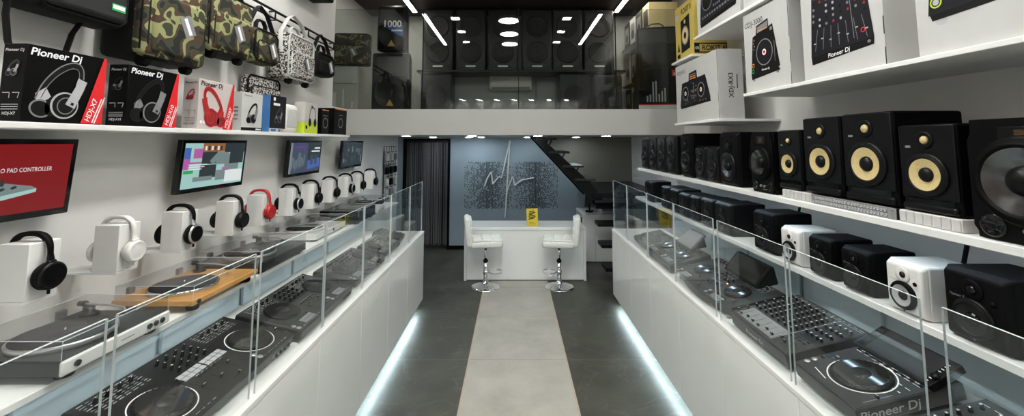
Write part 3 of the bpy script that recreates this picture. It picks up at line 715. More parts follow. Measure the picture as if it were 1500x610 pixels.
# ------------------------------------------------------------------ headphone cartons, left wall shelf
def print_headphone(b, M, u, v, s, mats, flip=1):       # a printed picture: band, yokes and two ear cups; mats = indices (dark, mid, light)
    d, m, l = mats
    P = lambda x, y: (u + x * s * flip, v + y * s)
    def EL(x, y, rx, ry, mi, k, rot=-.35): px, py = P(x, y); b.el(M, px, py, rx * s, ry * s, mi, k, rot * flip)
    def PL(pts, mi, k): q = [P(*p) for p in pts]; b.pl(M, q if flip > 0 else q[::-1], mi, k)
    outer = [(-.66, -.30), (-.52, .12), (-.28, .50), (.0, .78), (.28, .92), (.50, .90), (.62, .72), (.64, .44)]
    inner = [(-.50, -.24), (-.36, .10), (-.14, .42), (.08, .62), (.28, .74), (.44, .72), (.50, .60), (.50, .38)]
    def sm(q):
        o = []
        for i in range(len(q) - 1):
            p0, p1, p2, p3 = q[max(i - 1, 0)], q[i], q[i + 1], q[min(i + 2, len(q) - 1)]
            for k in range(4):
                x = k / 4; o.append(tuple(.5 * (2 * p1[j] + (p2[j] - p0[j]) * x + (2 * p0[j] - 5 * p1[j] + 4 * p2[j] - p3[j]) * x * x + (3 * p1[j] - p0[j] - 3 * p2[j] + p3[j]) * x ** 3) for j in (0, 1)))
        return o + [q[-1]]
    outer = sm(outer); inner = sm(inner)
    for (a, c), (e, f) in zip(zip(outer, outer[1:]), zip(inner, inner[1:])): PL([a, c, f, e], d, 2)
    b.ln(M, [P(*p) for p in outer], .035 * s, m, 3); b.ln(M, [P(*p) for p in inner], .02 * s, m, 3)
    PL([(-.66, -.14), (-.40, .06), (-.24, -.22), (-.62, -.50)], l, 3)
    EL(-.50, -.58, .30, .27, m, 4); EL(-.50, -.58, .25, .22, d, 5)
    EL(-.14, -.46, .24, .36, d, 5)
    EL(.14, -.44, .40, .42, l, 6); EL(.15, -.44, .35, .37, d, 7); EL(.17, -.45, .25, .27, m, 8); EL(.17, -.45, .22, .24, d, 9)
    PL([(.46, .46), (.74, .36), (.66, .10), (.40, .20)], l, 10)
    PL([(.42, .22), (.66, .10), (.42, -.52), (.14, -.40)], l, 11); PL([(.32, -.32), (.40, -.36), (.36, -.44), (.28, -.40)], d, 12)
def hp_carton(label, y0, y1, h, dep, base, kind, z=2.078, x=-1.915, txt=None):
    wd = y1 - y0
    t = thing('headphone_carton', label, 'carton', (x, (y0 + y1) / 2, z), 90, 0, 'headphone cartons on the left shelf')
    MB().rbox(-wd / 2, wd / 2, 0, dep, 0, h, .0015, 1).build('box', base, t)
    F = FRONT(0, -.0006); S = LEFT(-wd / 2 - .0006, dep / 2)
    ink = 'p_white' if kind.startswith('dj') and 'red' not in kind else 'p_black'
    if kind in ('dj', 'dj2', 'djred'):
        b = MB()
        if kind == 'djred': mm = ['p_dred', 'p_red', 'p_mred', 'card_pink']
        elif kind == 'dj2': mm = ['p_black', 'p_navy', 'p_grey', 'p_grey']
        else: mm = ['p_black', 'p_grey', 'p_lgrey', 'p_grey']
        print_headphone(b, F, -.025, h * .44, .44 * wd if kind != 'djred' else .46 * wd, (0, 1, 2), 1 if kind != 'djred' else -1)
        b.build('picture', mm, t)
        MB().pl(F, [(wd / 2, h), (wd / 2 - .012, h), (wd * .2, .004), (wd / 2, .004)], 0, 10).build('red_corner', 'p_red', t)
        b = MB(); b.text(F, 'Pioneer Dj', wd * .135, -wd * .46, h * .87, 0, 'LEFT', .15, .022, 1.5, 1.05)
        T = F @ Matrix.Translation((0, 0, .005)) @ Matrix.Rotation(R(68), 4, 'Z')
        if txt:
            M = F @ Matrix.Translation((wd * .31, .012, .0044)) @ Matrix.Rotation(R(72), 4, 'Z')
            b2 = MB(); b2.text(M, txt, wd * .105, 0, 0, 0, 'LEFT', .1, .01)
            b2.ln(M, [(0, -.014), (h * .38, -.014)], .005, 0, 1).ln(M, [(0, -.024), (h * .42, -.024)], .005, 0, 1); b2.build('lettering', 'p_white', t)
        b.build('lettering', ink, t); b = MB()
        if txt: b.text(S, txt, .016, 0, h * .09, 0, 'CENTER', 0, .01)
        b.text(S, 'Pioneer Dj', .017, 0, h * .9, 0, 'CENTER', .15, .01)
        for k in range(3): b.ln(S, [(-dep * .36, h * (.16 + .03 * k)), (dep * .36, h * (.16 + .03 * k))], .002, 0, 1)
        b.ln(S, [(-dep * .36, h * .37), (-dep * .06, h * .37), (-dep * .06, h * .3)], .002, 0, 1).ln(S, [(dep * .06, h * .37), (dep * .36, h * .37), (dep * .3, h * .3)], .002, 0, 1)
        b.build('side_lettering', ink, t)
        b = MB(); print_headphone(b, S, 0, h * .68, dep * .38, (0, 1, 2)); b.build('side_picture', mm, t)
        if kind == 'djred':
            b = MB()
            for k in range(5): b.el(F, -wd * .40 + .028 * k, .045, .011, .011, 0, 1)
            b.build('symbols', 'p_white', t)
    elif kind == 'white':
        b = MB(); print_headphone(b, F, 0.0, h * .46, .36 * wd, (0, 1, 2)); b.build('picture', ['p_black', 'p_navy', 'p_grey'], t)
        b = MB(); b.rc(F, -wd / 2, wd / 2, .004, .026, 0, 1); b.text(F, 'Pioneer Dj', .02, -wd * .42, h * .9, 0, 'LEFT', .15)
        for k in range(4): b.ln(S, [(-.015, h * (.3 + .1 * k)), (.015, h * (.3 + .1 * k))], .006, 0, 1)
        b.build('print', 'p_black', t)
        b = MB()
        for k in range(4): b.rc(F, wd * .2 + .016 * k, wd * .2 + .012 + .016 * k, .009, .02, 0, 2)
        b.build('symbols', 'p_white', t)
    elif kind == 'blue':
        MB().rc(S, -dep / 2, dep / 2, 0, h, 0, 1).build('blue_side', 'card_blue', t)
        MB().rc(F, -wd / 2, wd / 2, .03, h, 0, 1).build('dark_panel', 'p_navy', t)
        b = MB(); print_headphone(b, F, .01, h * .45, .30 * wd, (0, 1, 2)); b.build('picture', ['p_black', 'p_grey', 'p_grey'], t)
        b = MB(); b.ln(F, [(-wd * .3, h * .76), (wd * .1, h * .76)], .02, 0, 2); b.el(F, -wd * .25, h * .9, .016, .016, 0, 2); b.build('print', 'p_white', t)
        b = MB(); b.rc(F, -wd * .4, -wd * .1, .006, .024, 0, 2).rc(F, wd * .05, wd * .2, .006, .024, 0, 2); b.build('symbols', 'p_blue', t)
        MB().rc(F, wd * .25, wd * .4, .006, .024, 0, 2).build('symbol', 'gold', t)
    elif kind == 'lime':
        b = MB(); b.rc(F, -wd / 2, wd / 2, 0, h * .36, 0, 1).rc(S, -dep / 2, dep / 2, 0, h * .36, 0, 1); b.build('lime_band', 'p_green', t)
        b = MB(); b.ring(F, .02, h * .55, .055, .062, 0, 2, 28, 0, math.pi, 1.5)
        b.ln(F, [(-.038, h * .55), (-.038, h * .4)], .007, 0, 2).ln(F, [(.078, h * .55), (.078, h * .4)], .007, 0, 2)
        b.el(F, -.03, h * .36, .026, .04, 0, 3).el(F, .07, h * .36, .026, .04, 0, 3); b.el(F, -.09, h * .2, .018, .018, 0, 3).el(F, 0, h * .88, .012, .012, 0, 3); b.build('picture', 'p_black', t)
    elif kind == 'black':
        b = MB(); b.ring(F, 0, h * .45, .045, .055, 0, 1); b.ln(F, [(-.05, h * .75), (.05, h * .75)], .006, 0, 1)
        b.build('picture', 'p_grey', t)
        MB().rc(F, -wd / 2 + .01, wd / 2 - .01, h - .012, h - .002, 0, 1).build('orange_edge', 'p_or', t)
    return t
hp_carton('large black headphone carton with silver headphones and red corner, nearest on the left shelf', 1.588, 1.90, .31, .092, 'card_black', 'dj', txt='HDJ-X7')
hp_carton('second black headphone carton with darker headphones and red corner on the left shelf', 2.018, 2.318, .308, .098, 'card_black', 'dj2', txt='HDJ-X10')
hp_carton('pale carton with a large red headphone picture and red corner', 2.478, 2.785, .31, .095, 'card_pink', 'djred', txt='HDJ-X5BT')
hp_carton('white carton with black headphone picture beside the pale red-cornered carton', 2.88, 3.115, .278, .08, 'card_white', 'white')
hp_carton('carton with a bright blue side and a dark front, beside the white rounded case', 3.212, 3.437, .295, .07, 'card_white', 'blue')
t = thing('device_case', 'white rounded case standing on the left shelf between the blue and lime cartons', 'case', (-1.93, 3.57, 2.078), 90)
MB().rbox(-.115, .115, 0, .16, .0, .25, .045, 4).build('shell', 'white_plastic', t); MB().rbox(-.08, .08, -.004, .02, .04, .21, .012).build('face', 'card_white', t)
hp_carton('grey carton with a lime green lower band and black headphone outline', 3.755, 4.005, .29, .1, 'card_grey', 'lime')
hp_carton('shorter plain black carton near the far end of the left shelf', 4.09, 4.25, .25, .11, 'card_black', 'black')
hp_carton('taller black carton with orange top edge at the far end of the left shelf', 4.375, 4.70, .285, .2, 'card_black', 'black')

# ------------------------------------------------------------------ wall screens
def tv(label, y0, y1, draw):
    wd = y1 - y0; h = .345
    t = thing('wall_screen', label, 'screen', (-2.10, (y0 + y1) / 2, 1.668), 90, 0, 'screens on the left wall')
    Tt = Matrix.Rotation(R(4), 4, 'X')
    MB().rbox(-wd / 2, wd / 2, 0, .035, 0, h, .004, 2, M=Tt).build('bezel', 'black_gloss', t)
    MB().rbox(-.07, .07, .02, .098, .1, .24, .006).build('wall_bracket', 'black', t)
    F = Tt @ FRONT(0, -.0006)
    draw(t, F, wd / 2 - .024, h)
def tv_red(t, F, a, h):
    MB().rc(F, -a, a, .03, h - .022, 0, 1).build('picture', 'tv_red', t)
    b = MB(); b.text(F, 'O PAD CONTROLLER', .026, a - .075, .205, 0, 'RIGHT', 0, .004, 3, .74); b.text(F, 'i', .05, -.022, .236, 0, 'LEFT', 0, .02, 3)
    b.build('lettering', 'tv_white', t)
    b = MB(); b.pl(F, [(-a + .02, .03), (.17, .115), (.17, .13), (-a + .02, .06)], 1, 3).pl(F, [(-a + .02, .06), (.17, .13), (.15, .142), (.02, .168), (-a + .02, .16)], 0, 3); b.build('keyboard_picture', ['tv_gr', 'tv_teal'], t)
    b = MB()
    for i in range(9): b.el(F, -a + .06 + .04 * i, .105 + .0045 * i, .011, .006, 0, 4, .3); b.el(F, -a + .05 + .036 * i, .155 + .001 * i, .008, .014, 0, 4)
    b.build('knob_picture', 'tv_dk', t)
def tv_collage(t, F, a, h):
    MB().rc(F, -a, a, .03, h - .022, 0, 1).build('picture', 'tv_teal', t)
    mm = ['tv_dk', 'tv_gr', 'tv_or', 'tv_mag', 'tv_blue', 'tv_green', 'tv_white']
    b = MB(); k = 2
    U = lambda p: -a + 2 * a * p; V = lambda p: .03 + (h - .052) * p
    for x0, x1, y0, y1, m in ((0, .09, .45, .9, 4), (.0, .08, .42, .66, 3), (.13, .27, .66, .88, 3), (.26, .62, .8, 1, 2), (.62, 1, .78, 1, 0), (.26, .5, .52, .8, 0), (.64, .9, .35, .75, 1), (.72, .98, .5, .8, 0), (.5, .66, .5, .78, 1), (.24, .5, .2, .5, 0), (.15, .45, .14, .24, 1), (.5, .72, .12, .36, 1), (.66, .98, .05, .34, 6), (.6, .68, .36, .42, 3), (.0, .14, .33, .4, 5), (.0, .25, .54, .58, 3)):
        b.rc(F, U(x0), U(x1), V(y0), V(y1), m, k); k += 1
    b.pl(F, [(U(.42), V(.5)), (U(.7), V(.78)), (U(.5), V(.8)), (U(.38), V(.6))], 1, k)
    for i in range(6): b.rc(F, U(.28 + .05 * i), U(.31 + .05 * i), V(.84), V(.94), 0 if i % 2 else 6, k + 1)
    for i in range(3): b.ln(F, [(U(.06), V(.52 - .05 * i)), (U(.34 - .04 * i), V(.52 - .05 * i))], .006, 6, k + 1)
    b.build('collage', mm, t)
def tv_soft(t, F, a, h):
    b = MB(); b.rc(F, -a, a * .1, .03, h - .022, 0, 1).rc(F, a * .1, a, .03, h - .022, 1, 1).rc(F, a * .1, a, .03, .15, 2, 2).rc(F, -a * .85, 0, h - .07, h - .055, 3, 2)
    for i in range(9): b.rc(F, -a * .85 + .027 * i, -a * .85 + .012 + .027 * i, .06 + random.random() * .05, .15 + random.random() * .1, 4, 2)
    b.pl(F, [(a * .15, .05), (a, .08), (a, .17), (a * .15, .14)], 5, 3); b.rc(F, a * .3, a * .5, .1, .2, 2, 4).rc(F, a * .6, a * .8, .1, .2, 2, 4)
    b.rc(F, -a, -a * .88, .03, h - .022, 4, 3)
    b.ln(F, [(a * .55, .268), (a * .95, .268)], .014, 6, 5).ln(F, [(a * .35, .236), (a * .95, .236)], .014, 6, 5)
    b.build('picture', ['tv_slate', 'tv_dk', 'tv_slate', 'tv_purple', 'tv_gr', 'tv_blue', 'tv_white'], t)
def tv_dark(t, F, a, h):
    b = MB(); b.rc(F, -a, a, .03, h - .022, 0, 1)
    for i in range(26):
        x = random.uniform(-a, a * .95); z = random.uniform(.04, h - .08); b.rc(F, x, x + random.uniform(.008, .03), z, z + random.uniform(.02, .1) if z < .2 else z + .03, random.choice((1, 1, 2)), 2 + i)
    b.build('picture', ['tv_dk', 'tv_slate', 'tv_gr'], t)
tv('red wall screen showing a controller with keys, nearest on the left wall', 1.33, 1.966, tv_red)
tv('wall screen showing a pale collage of pictures, second on the left wall', 2.585, 3.21, tv_collage)
tv('wall screen showing a mixing program in slate and purple, third on the left wall', 3.825, 4.468, tv_soft)
tv('dark wall screen farthest along the left wall, under the mezzanine beam', 5.02, 5.70, tv_dark)

# ------------------------------------------------------------------ headphone stands and headphones
nth = ('nearest the camera', 'second along the wall', 'third along the wall', 'fourth along the wall', 'fifth along the wall', 'sixth along the wall', 'seventh along the wall', 'eighth along the wall', 'ninth along the wall', 'tenth along the wall', 'last before the doorway')
st = [1.65, 2.02, 2.40, 2.83, 3.155, 3.58, 3.95, 4.36, 4.77, 5.13, 5.60]
t = None
for i, y in enumerate(st):
    lab = 'white headphone stand block on a thin wall bracket, ' + nth[i]
    if t is None:
        t = thing('headphone_stand', lab, 'headphone stand', (-1.9, y + .057, 1.365), 0, 0, 'white headphone stands along the left wall')
        MB().rbox(-.12, 0, -.057, .057, .012, .232, .0025, 2).build('block', 'white_matte', t)
        MB().rbox(-.298, -.0, -.057, .057, 0, .012, .0015, 1).build('wall_bracket', 'white_matte', t)
    else: dup(t, (-1.9, y + .057, 1.365), lab)
def headphones(label, y, body, accent, pad, cup=.047, band_w=.026, wid=.082, top=.062, cable=False, z=1.377):
    t = thing('headphones', label, 'headphones', (-1.96, y + .057, z), 0, 0, 'headphones on the white stands')
    cz = .085; zt = .22 + .008
    P = []
    for i in range(25):
        a = math.pi * i / 24; ca, sa = math.cos(a), math.sin(a)
        P.append((wid * (abs(ca) ** .75) * (1 if ca > 0 else -1), 0, cz + .07 + (zt - cz - .07 + .026) * (sa ** .7)))
    wl = [band_w * (.7 + .45 * math.sin(math.pi * i / 24)) for i in range(25)]
    MB().band(P, (0, 1, 0), wl, .012).build('headband', body, t)
    MB().band([(p[0] * .93, 0, p[2] - .008) for p in P[6:19]], (0, 1, 0), band_w * .8, .009).build('band_cushion', pad, t)
    for s in (1, -1):
        MB().band([(s * wid, 0, cz + .085), (s * (wid + .004), 0, cz + .055), (s * (wid + .012), 0, cz + .02)], (0, 1, 0), [.02, .03, .04], .009).build('yoke', accent, t)
        M = FR((s * (wid - .013), 0, cz), (0, s, 0), (0, 0, 1))
        c = MB().lathe([(cup * .9, .008), (cup, .014), (cup, .03), (cup * .86, .038), (cup * .8, .036), (cup * .55, .037), (.0001, .039)], 32, M, mis=[0, 0, 1, 1, 0, 0]).build('ear_cup', [body, accent], t)
        MB().lathe([(cup * .55, -.004), (cup * .95, -.002), (cup * 1.02, .006), (cup * .95, .014), (.0001, .014)], 32, M).build('ear_pad', pad, c)
        MB().rbox(s * (wid + .006) - .008, s * (wid + .006) + .008, -.016, .016, cz + .035, cz + .06, .004).build('hinge', accent, t)
    MB().tube([(wid + .005, 0, cz - cup * .85), (wid + .006, .0, cz - cup - .018)], .005, 6).build('plug', pad, t)
    if cable: MB().tube([(wid + .008, -.012, cz + .065), (wid + .014, -.03, cz + .05), (wid + .01, -.03, cz + .03), (wid + .008, -.02, cz + .015)], .0025, 6).build('cable', pad, t)
headphones('black on-ear headphones with a thin cable on the nearest white stand', st[0], 'black', 'black_satin', 'rubber', .054, band_w=.024, cable=True)
headphones('white headphones on the second white stand', st[1], 'white_plastic', 'white_plastic', 'card_white', .051)
headphones('black headphones with silver yokes on the third white stand', st[2], 'black', 'silver', 'rubber', .056)
headphones('black headphones with thin silver rim on the fourth white stand, left of the red pair', st[3], 'black_satin', 'black_satin', 'rubber', .053)
headphones('glossy red headphones on the fifth white stand', st[4], 'red', 'red', 'red', .054)
for i, lb in enumerate(('black headphones on the white stand just right of the red pair', 'black headphones two stands beyond the red pair', 'slim black headphones three stands beyond the red pair', 'black headphones four stands beyond the red pair', 'black headphones on the last but one stand', 'black headphones on the last stand before the doorway')):
    headphones(lb, st[5 + i], 'black', ('silver', 'black_satin', 'black_satin')[i % 3], 'rubber', (.053, .05, .046)[i % 3])

# ------------------------------------------------------------------ turntables on the left shelf
def turntable(label, y0, y1, x=-1.665, dep=.42, body='black', front=None, h=.05, zf=.028, platter='vinyl', rim='silver', lid=None, lid_open=False, buttons=(), feet='rubber', arm='silver', notch=False):
    wd = y1 - y0
    t = thing('turntable', label, 'turntable', (x, (y0 + y1) / 2, 1.1145), 90, 0, 'turntables on the left shelf')
    MB().rbox(-wd / 2, wd / 2, .004, dep, zf, zf + h, .006, 2).build('plinth', body, t)
    if front: MB().rbox(-wd / 2, wd / 2, -.004, .012, zf, zf + h, .008, 3).build('front_panel', front, t)
    f0 = None
    for fx in (-wd / 2 + .06, wd / 2 - .06):
        for fy in (.05, dep - .05):
            if f0 is None: f0 = MB().lathe([(.026, 0), (.03, .006), (.03, zf * .8), (.024, zf)], 24).build('foot', feet, t); f0.location = (fx, fy, 0)
            else: inst('foot', f0, t, (fx, fy, 0))
    zt = zf + h; pr = min(dep * .40, .165); px = -wd / 2 + pr + .03; py = dep * .48
    M = Matrix.Translation((px, py, zt))
    MB().lathe([(pr * .97, 0), (pr, .004), (pr, .018), (pr * .97, .022), (.0001, .022)], 56, M, mi=0).build('platter', rim, t)
    MB().lathe([(pr * .94, .0225), (pr * .94, .0245), (pr * .32, .0245)], 56, M).build('slipmat', 'felt', t) if platter == 'felt' else MB().lathe([(pr * .95, .0225), (pr * .95, .0245), (pr * .35, .0245)], 56, M).build('record', 'vinyl', t)
    MB().lathe([(pr * .33, .0225), (pr * .33, .025), (.0001, .025)], 32, M).build('record_label', 'p_grey' if platter != 'felt' else 'felt', t)
    MB().cyl((px, py, zt + .02), .0035, .02, 12).build('spindle', 'chrome', t)
    ax, ay = wd / 2 - .06, dep - .09
    MB().lathe([(.034, 0), (.034, .012), (.022, .016), (.022, .04), (.0001, .042)], 28, Matrix.Translation((ax, ay, zt))).build('arm_base', 'dark_steel', t)
    MB().tube([(ax + .004, ay + .055, zt + .05), (ax, ay, zt + .05), (ax - .01, ay - .1, zt + .05), (ax - .03, ay - .19, zt + .046), (ax - .06, ay - .225, zt + .042)], .0048, 8).build('tonearm', arm, t)
    MB().cyl((ax + .004, ay + .05, zt + .05), .013, .03, 18, axis='Y').build('counterweight', 'dark_steel', t)
    MB().rbox(ax - .083, ax - .055, ay - .25, ay - .212, zt + .034, zt + .046, .004).build('headshell', 'black', t)
    for i, u in enumerate(buttons):
        MB().lathe([(.012, 0), (.012, .006), (.010, .008), (.0001, .008)], 20, FRONT(u * wd / 2, -.004 if front else .004, zf + h * .5)).build('button', 'black_gloss', t)
    if lid:
        b = MB(); x0, x1, z1 = -wd / 2 + .004, wd / 2 - .004, .065
        M = Matrix.Translation((0, dep - .006, zt + .004)) @ Matrix.Rotation(R(-58 if lid_open else 0), 4, 'X') @ Matrix.Translation((0, -(dep - .012), 0))
        e = .003
        for bb in ((x0, x1, 0, e, 0, z1), (x0, x1, dep - .02, dep - .02 + e, 0, z1), (x0, x0 + e, e, dep - .02, 0, z1), (x1 - e, x1, e, dep - .02, 0, z1), (x0, x1, 0, dep - .02 + e, z1, z1 + e)): b.box(*bb, M=M)
        b.build('dust_cover', lid, t)
        c = [M @ Vector(p) for p in ((x0, 0, 0), (x0, 0, z1 + e), (x1, 0, z1 + e), (x1, 0, 0))]; q = [M @ Vector(p) for p in ((x0, dep - .018, z1 + e), (x1, dep - .018, z1 + e))]
        MB().tube(c, .0016, 6).tube([c[1], q[0], q[1], c[2]], .0016, 6).build('cover_edge', 'glass_edge', t)
        for fx in (-wd * .3, wd * .3): MB().rbox(fx - .018, fx + .018, dep - .012, dep + .012, zf + .02, zt + .035, .005).build('hinge', 'grey', t)
    return t
turntable('turntable with white buttoned front and clear cover, nearest on the left shelf', 1.575, 2.05, -1.655, .42, 'char', 'white_plastic', .055, .024, 'felt', rim='silver', lid='acrylic', buttons=(-.78, .52, .66, .8))
tt = bpy.data.objects['turntable']
MB().ln(FRONT(0, -.0045, .05), [(-.01, .0), (.05, .0)], .004, 0, 1).build('print', 'p_grey', tt)
turntable('turntable with light bamboo plinth and clear dust cover, second on the left shelf', 2.20, 2.745, -1.655, .43, 'wood', None, .03, .034, 'felt', rim='chrome', lid='acrylic', buttons=(-.86,))
turntable('charcoal turntable with clear dust cover, third on the left shelf', 2.82, 3.40, -1.675, .44, 'char', None, .06, .018, rim='silver', lid='acrylic')
turntable('white turntable with dark slipmat, fourth on the left shelf', 3.71, 4.36, -1.745, .42, 'white_plastic', None, .05, .015, 'felt', rim='white_plastic', lid='acrylic', buttons=(.1,))
turntable('black turntable with closed smoked cover, fifth on the left shelf', 4.47, 5.0, -1.65, .44, 'black', None, .055, .018, rim='grey', lid='smoke', buttons=(.7, .85))
t = turntable('black turntable behind the small white amplifier, far end of the left shelf', 5.42, 5.9, -1.83, .34, 'black', None, .045, .018, rim='grey', lid='acrylic')
t = thing('small_amplifier', 'small white amplifier box with knobs at the far end of the left shelf', 'amplifier', (-1.66, 5.24, 1.1145), 90)
MB().rbox(-.13, .13, 0, .28, .012, .085, .006).build('case', 'white_plastic', t)
for u in (-.08, -.02, .08): MB().cyl((u, 0, .05), .014, .015, 18, axis='Y').build('knob', 'silver', t)
for u in (-.1, .1):
    for v in (.04, .24): MB().cyl((u, v, 0), .014, .012, 14).build('foot', 'rubber', t)

# ------------------------------------------------------------------ monitors on the right
def drv(t, x, z, r, cone, dust, ring='black_satin', k=1.6, y=0):            # one driver as named parts
    M = FRONT(x, y - .0005, z)
    MB().lathe([(r * 1.12, 0), (r * 1.12, .004 * k), (r * 1.04, .008 * k), (r * .98, .007 * k), (r * .93, .011 * k), (r * .87, .0105 * k), (r * .82, .008 * k)], 44, M, cap=False).build('woofer_surround', ring, t)
    MB().lathe([(r * .84, .0085 * k), (r * .6, .0055 * k), (r * .3, .001 * k), (.0001, .001 * k)], 44, M, cap=False).build('woofer_cone', cone, t)
    MB().lathe([(r * .38 * math.cos(a) + .0001, .0015 * k + r * .24 * math.sin(a)) for a in [math.pi / 2 * q / 8 for q in range(9)]], 32, M).build('dust_cap', dust, t)
def monitor(label, y0, y1, z, h, d, style, X=1.76, group='large monitors on the upper right shelf', name='studio_monitor'):
    w = y1 - y0
    t = thing(name, label, 'studio monitor', (X, (y0 + y1) / 2, z), -90, 0, group)
    if style in ('cream', ):
        MB().rbox(-w / 2, w / 2, 0, d, 0, h, .012, 3).build('cabinet', 'black', t)
        MB().rbox(-w / 2 + .004, w / 2 - .004, -.006, .006, h * .155, h - .004, .005, 2).build('baffle', 'black_satin', t)
        MB().rbox(-w / 2 + .008, w / 2 - .008, -.016, .01, .004, h * .10, .012, 3).build('port_lip', 'black_satin', t)
        MB().box(-w * .40, w * .40, -.003, .0, h * .10, h * .155).build('port_slot', 'black_gloss', t)
        drv(t, 0, h * .43, w * .335, 'krk_yellow', 'black_satin', y=-.006)
        M = FRONT(0, -.0065, h * .82)
        MB().lathe([(w * .15, 0), (w * .15, .003), (w * .13, .006), (w * .085, .001), (w * .075, .001)], 32, M).build('tweeter_ring', 'black_satin', t)
        MB().lathe([(w * .075, .001), (w * .06, .007), (.0001, .011)], 24, M).build('tweeter_dome', 'krk_yellow', t)
        MB().rc(FRONT(-w * .36, -.0065, h * .73), 0, w * .10, 0, .010, 0, 1).build('badge', 'p_grey', t)
    elif style == 'ribbon':
        def ed(c): return c
        MB().rbox(-w / 2, w / 2, 0, d, 0, h, .004, 2).build('cabinet', 'black', t)
        MB().prism([(-w * .5, h * .1), (-w * .42, .002), (w * .42, .002), (w * .5, h * .1), (w * .5, h - .08), (w * .40, h - .002), (-w * .40, h - .002), (-w * .5, h - .08)], 0, .012, 0, FRONT(0, 0)).build('baffle', 'black', t)
        drv(t, 0, h * .50, w * .40, 'cone_silver', 'black_satin', 'black', k=3.2, y=-.012)
        s0 = None
        for k in range(8):
            a = math.pi / 8 + k * math.pi / 4; L = (w * .44 * math.cos(a), -.0135, h * .50 + w * .44 * math.sin(a))
            if s0 is None: s0 = MB().cyl((0, 0, 0), .006, .004, 12, axis='Y').build('screw', 'black_gloss', t); s0.location = L
            else: inst('screw', s0, t, L)
        MB().rbox(-w * .2, w * .2, -.016, -.011, h * .80, h * .93, .003).build('tweeter_plate', 'black_satin', t)
        b = MB()
        for k in range(7): b.rc(FRONT(0, -.0165), -.02, .02, h * (.825 + .012 * k), h * (.831 + .012 * k), 0, 1)
        b.build('ribbon', 'ribbon', t)
        for x in (-w * .32, w * .32):
            MB().lathe([(w * .12, 0), (w * .12, .004), (w * .10, .005), (w * .085, .0005), (.0001, .0005)], 28, FRONT(x, -.012, h * .12)).build('bass_port', 'black_gloss', t)
        for x in (-.012, .03): MB().cyl((x, -.012, h * .115), .008, .010, 16, axis='Y').build('knob', 'p_grey', t)
        b = MB(); b.ln(FRONT(0, -.0125), [(.0, h * .06), (.05, h * .06)], .005, 0, 1); b.build('print', 'p_grey', t)
    else:                                   # dj / plain monitors with rounded waisted baffle
        body, cone, dust = {'dj': ('black', 'cone_black', 'black_gloss'), 'djw': ('white_plastic', 'cone_black', 'p_lgrey'), 'plain': ('black_satin', 'cone_black', 'black_satin'), 'bev': ('black', 'cone_silver', 'black_satin')}[style]
        MB().rbox(-w / 2, w / 2, .012, d, 0, h, .010, 3).build('cabinet', body, t)
        ch = .03 if style == 'bev' else .018
        def ed(c): return (c.x * (.90 if c.y < .0 else 1), c.y, c.z - (ch if (c.y < 0 and c.z > h / 2) else 0) + (ch * .7 if (c.y < 0 and c.z < h / 2) else 0))
        MB().rbox(-w / 2, w / 2, -.012, .02, 0, h, .010, 3, edit=ed).build('baffle', body, t)
        r = min(w * .36, h * .24)
        drv(t, 0, h * .36, r, cone if style != 'djw' else 'p_lgrey', dust if style != 'djw' else 'black', 'black_satin' if style != 'djw' else 'black', y=-.0125)
        M = FRONT(0, -.0125, h * .75)
        MB().lathe([(r * .62, 0), (r * .6, .004), (r * .3, .001), (r * .26, .001)], 32, M).build('tweeter_guide', body, t)
        MB().lathe([(r * .27, .001), (r * .2, .006), (.0001, .009)], 24, M).build('tweeter_dome', 'black_gloss', t)
        if style.startswith('dj'):
            MB().lathe([(r * .16, 0), (r * .15, .003), (.0001, .003)], 18, FRONT(w * .30, -.0125, h * .64)).build('level_knob', 'black' if style == 'djw' else body, t)
            MB().text(FRONT(0, -.0122), 'Pioneer Dj', .014, -w * .36, h * .60, 0, 'LEFT', .15).build('lettering', 'p_grey' if style == 'dj' else 'p_lgrey', t)
            MB().lathe([(.005, 0), (.0001, .003)], 12, FRONT(-w * .02, -.0125, h * .075)).build('indicator', 'grey' if style == 'dj' else 'p_black', t)
    return t
G = None
U = 1.6445
monitor('black monitor with a silvery ribbed cone and ribbon tweeter, nearest on the upper right shelf', 1.235, 1.585, U, .44, .38, 'ribbon')
monitor('black monitor with cream cone standing on the nearer white foam pad', 1.632, 1.876, 1.70, .375, .30, 'cream')
monitor('largest black monitor with cream cone, right one of the pair on the rack patch panel', 1.90, 2.192, 1.70, .445, .33, 'cream')
monitor('black monitor with cream cone, left one of the pair on the rack patch panel', 2.212, 2.487, 1.70, .44, .31, 'cream')
monitor('smallest black monitor with cream cone, on the farther white foam pad', 2.52, 2.73, 1.70, .375, .27, 'cream')
monitor('black monitor with silvery cone and two round ports, beyond the cream-coned monitors', 2.78, 3.035, U, .425, .30, 'ribbon')
monitor('black monitor with angular front and grey cone, right of the small pair', 3.22, 3.50, U, .435, .30, 'bev')
monitor('smaller black monitor of a matching pair on the upper shelf, right one', 3.535, 3.745, U, .315, .24, 'plain')
monitor('smaller black monitor of a matching pair on the upper shelf, left one', 3.765, 3.97, U, .315, .24, 'plain')
monitor('tall black angular monitor left of the small pair on the upper shelf', 4.06, 4.315, U, .44, .30, 'bev')
for i, (a, c2, h, n) in enumerate(((4.46, 4.71, .42, 'fourth'), (4.76, 5.01, .42, 'third'), (5.03, 5.32, .42, 'second'), (5.36, 5.62, .39, 'first'))):
    monitor('shaded dark monitor on the upper right shelf, %s from the far end' % n, a, c2, U, h, .28, 'plain')
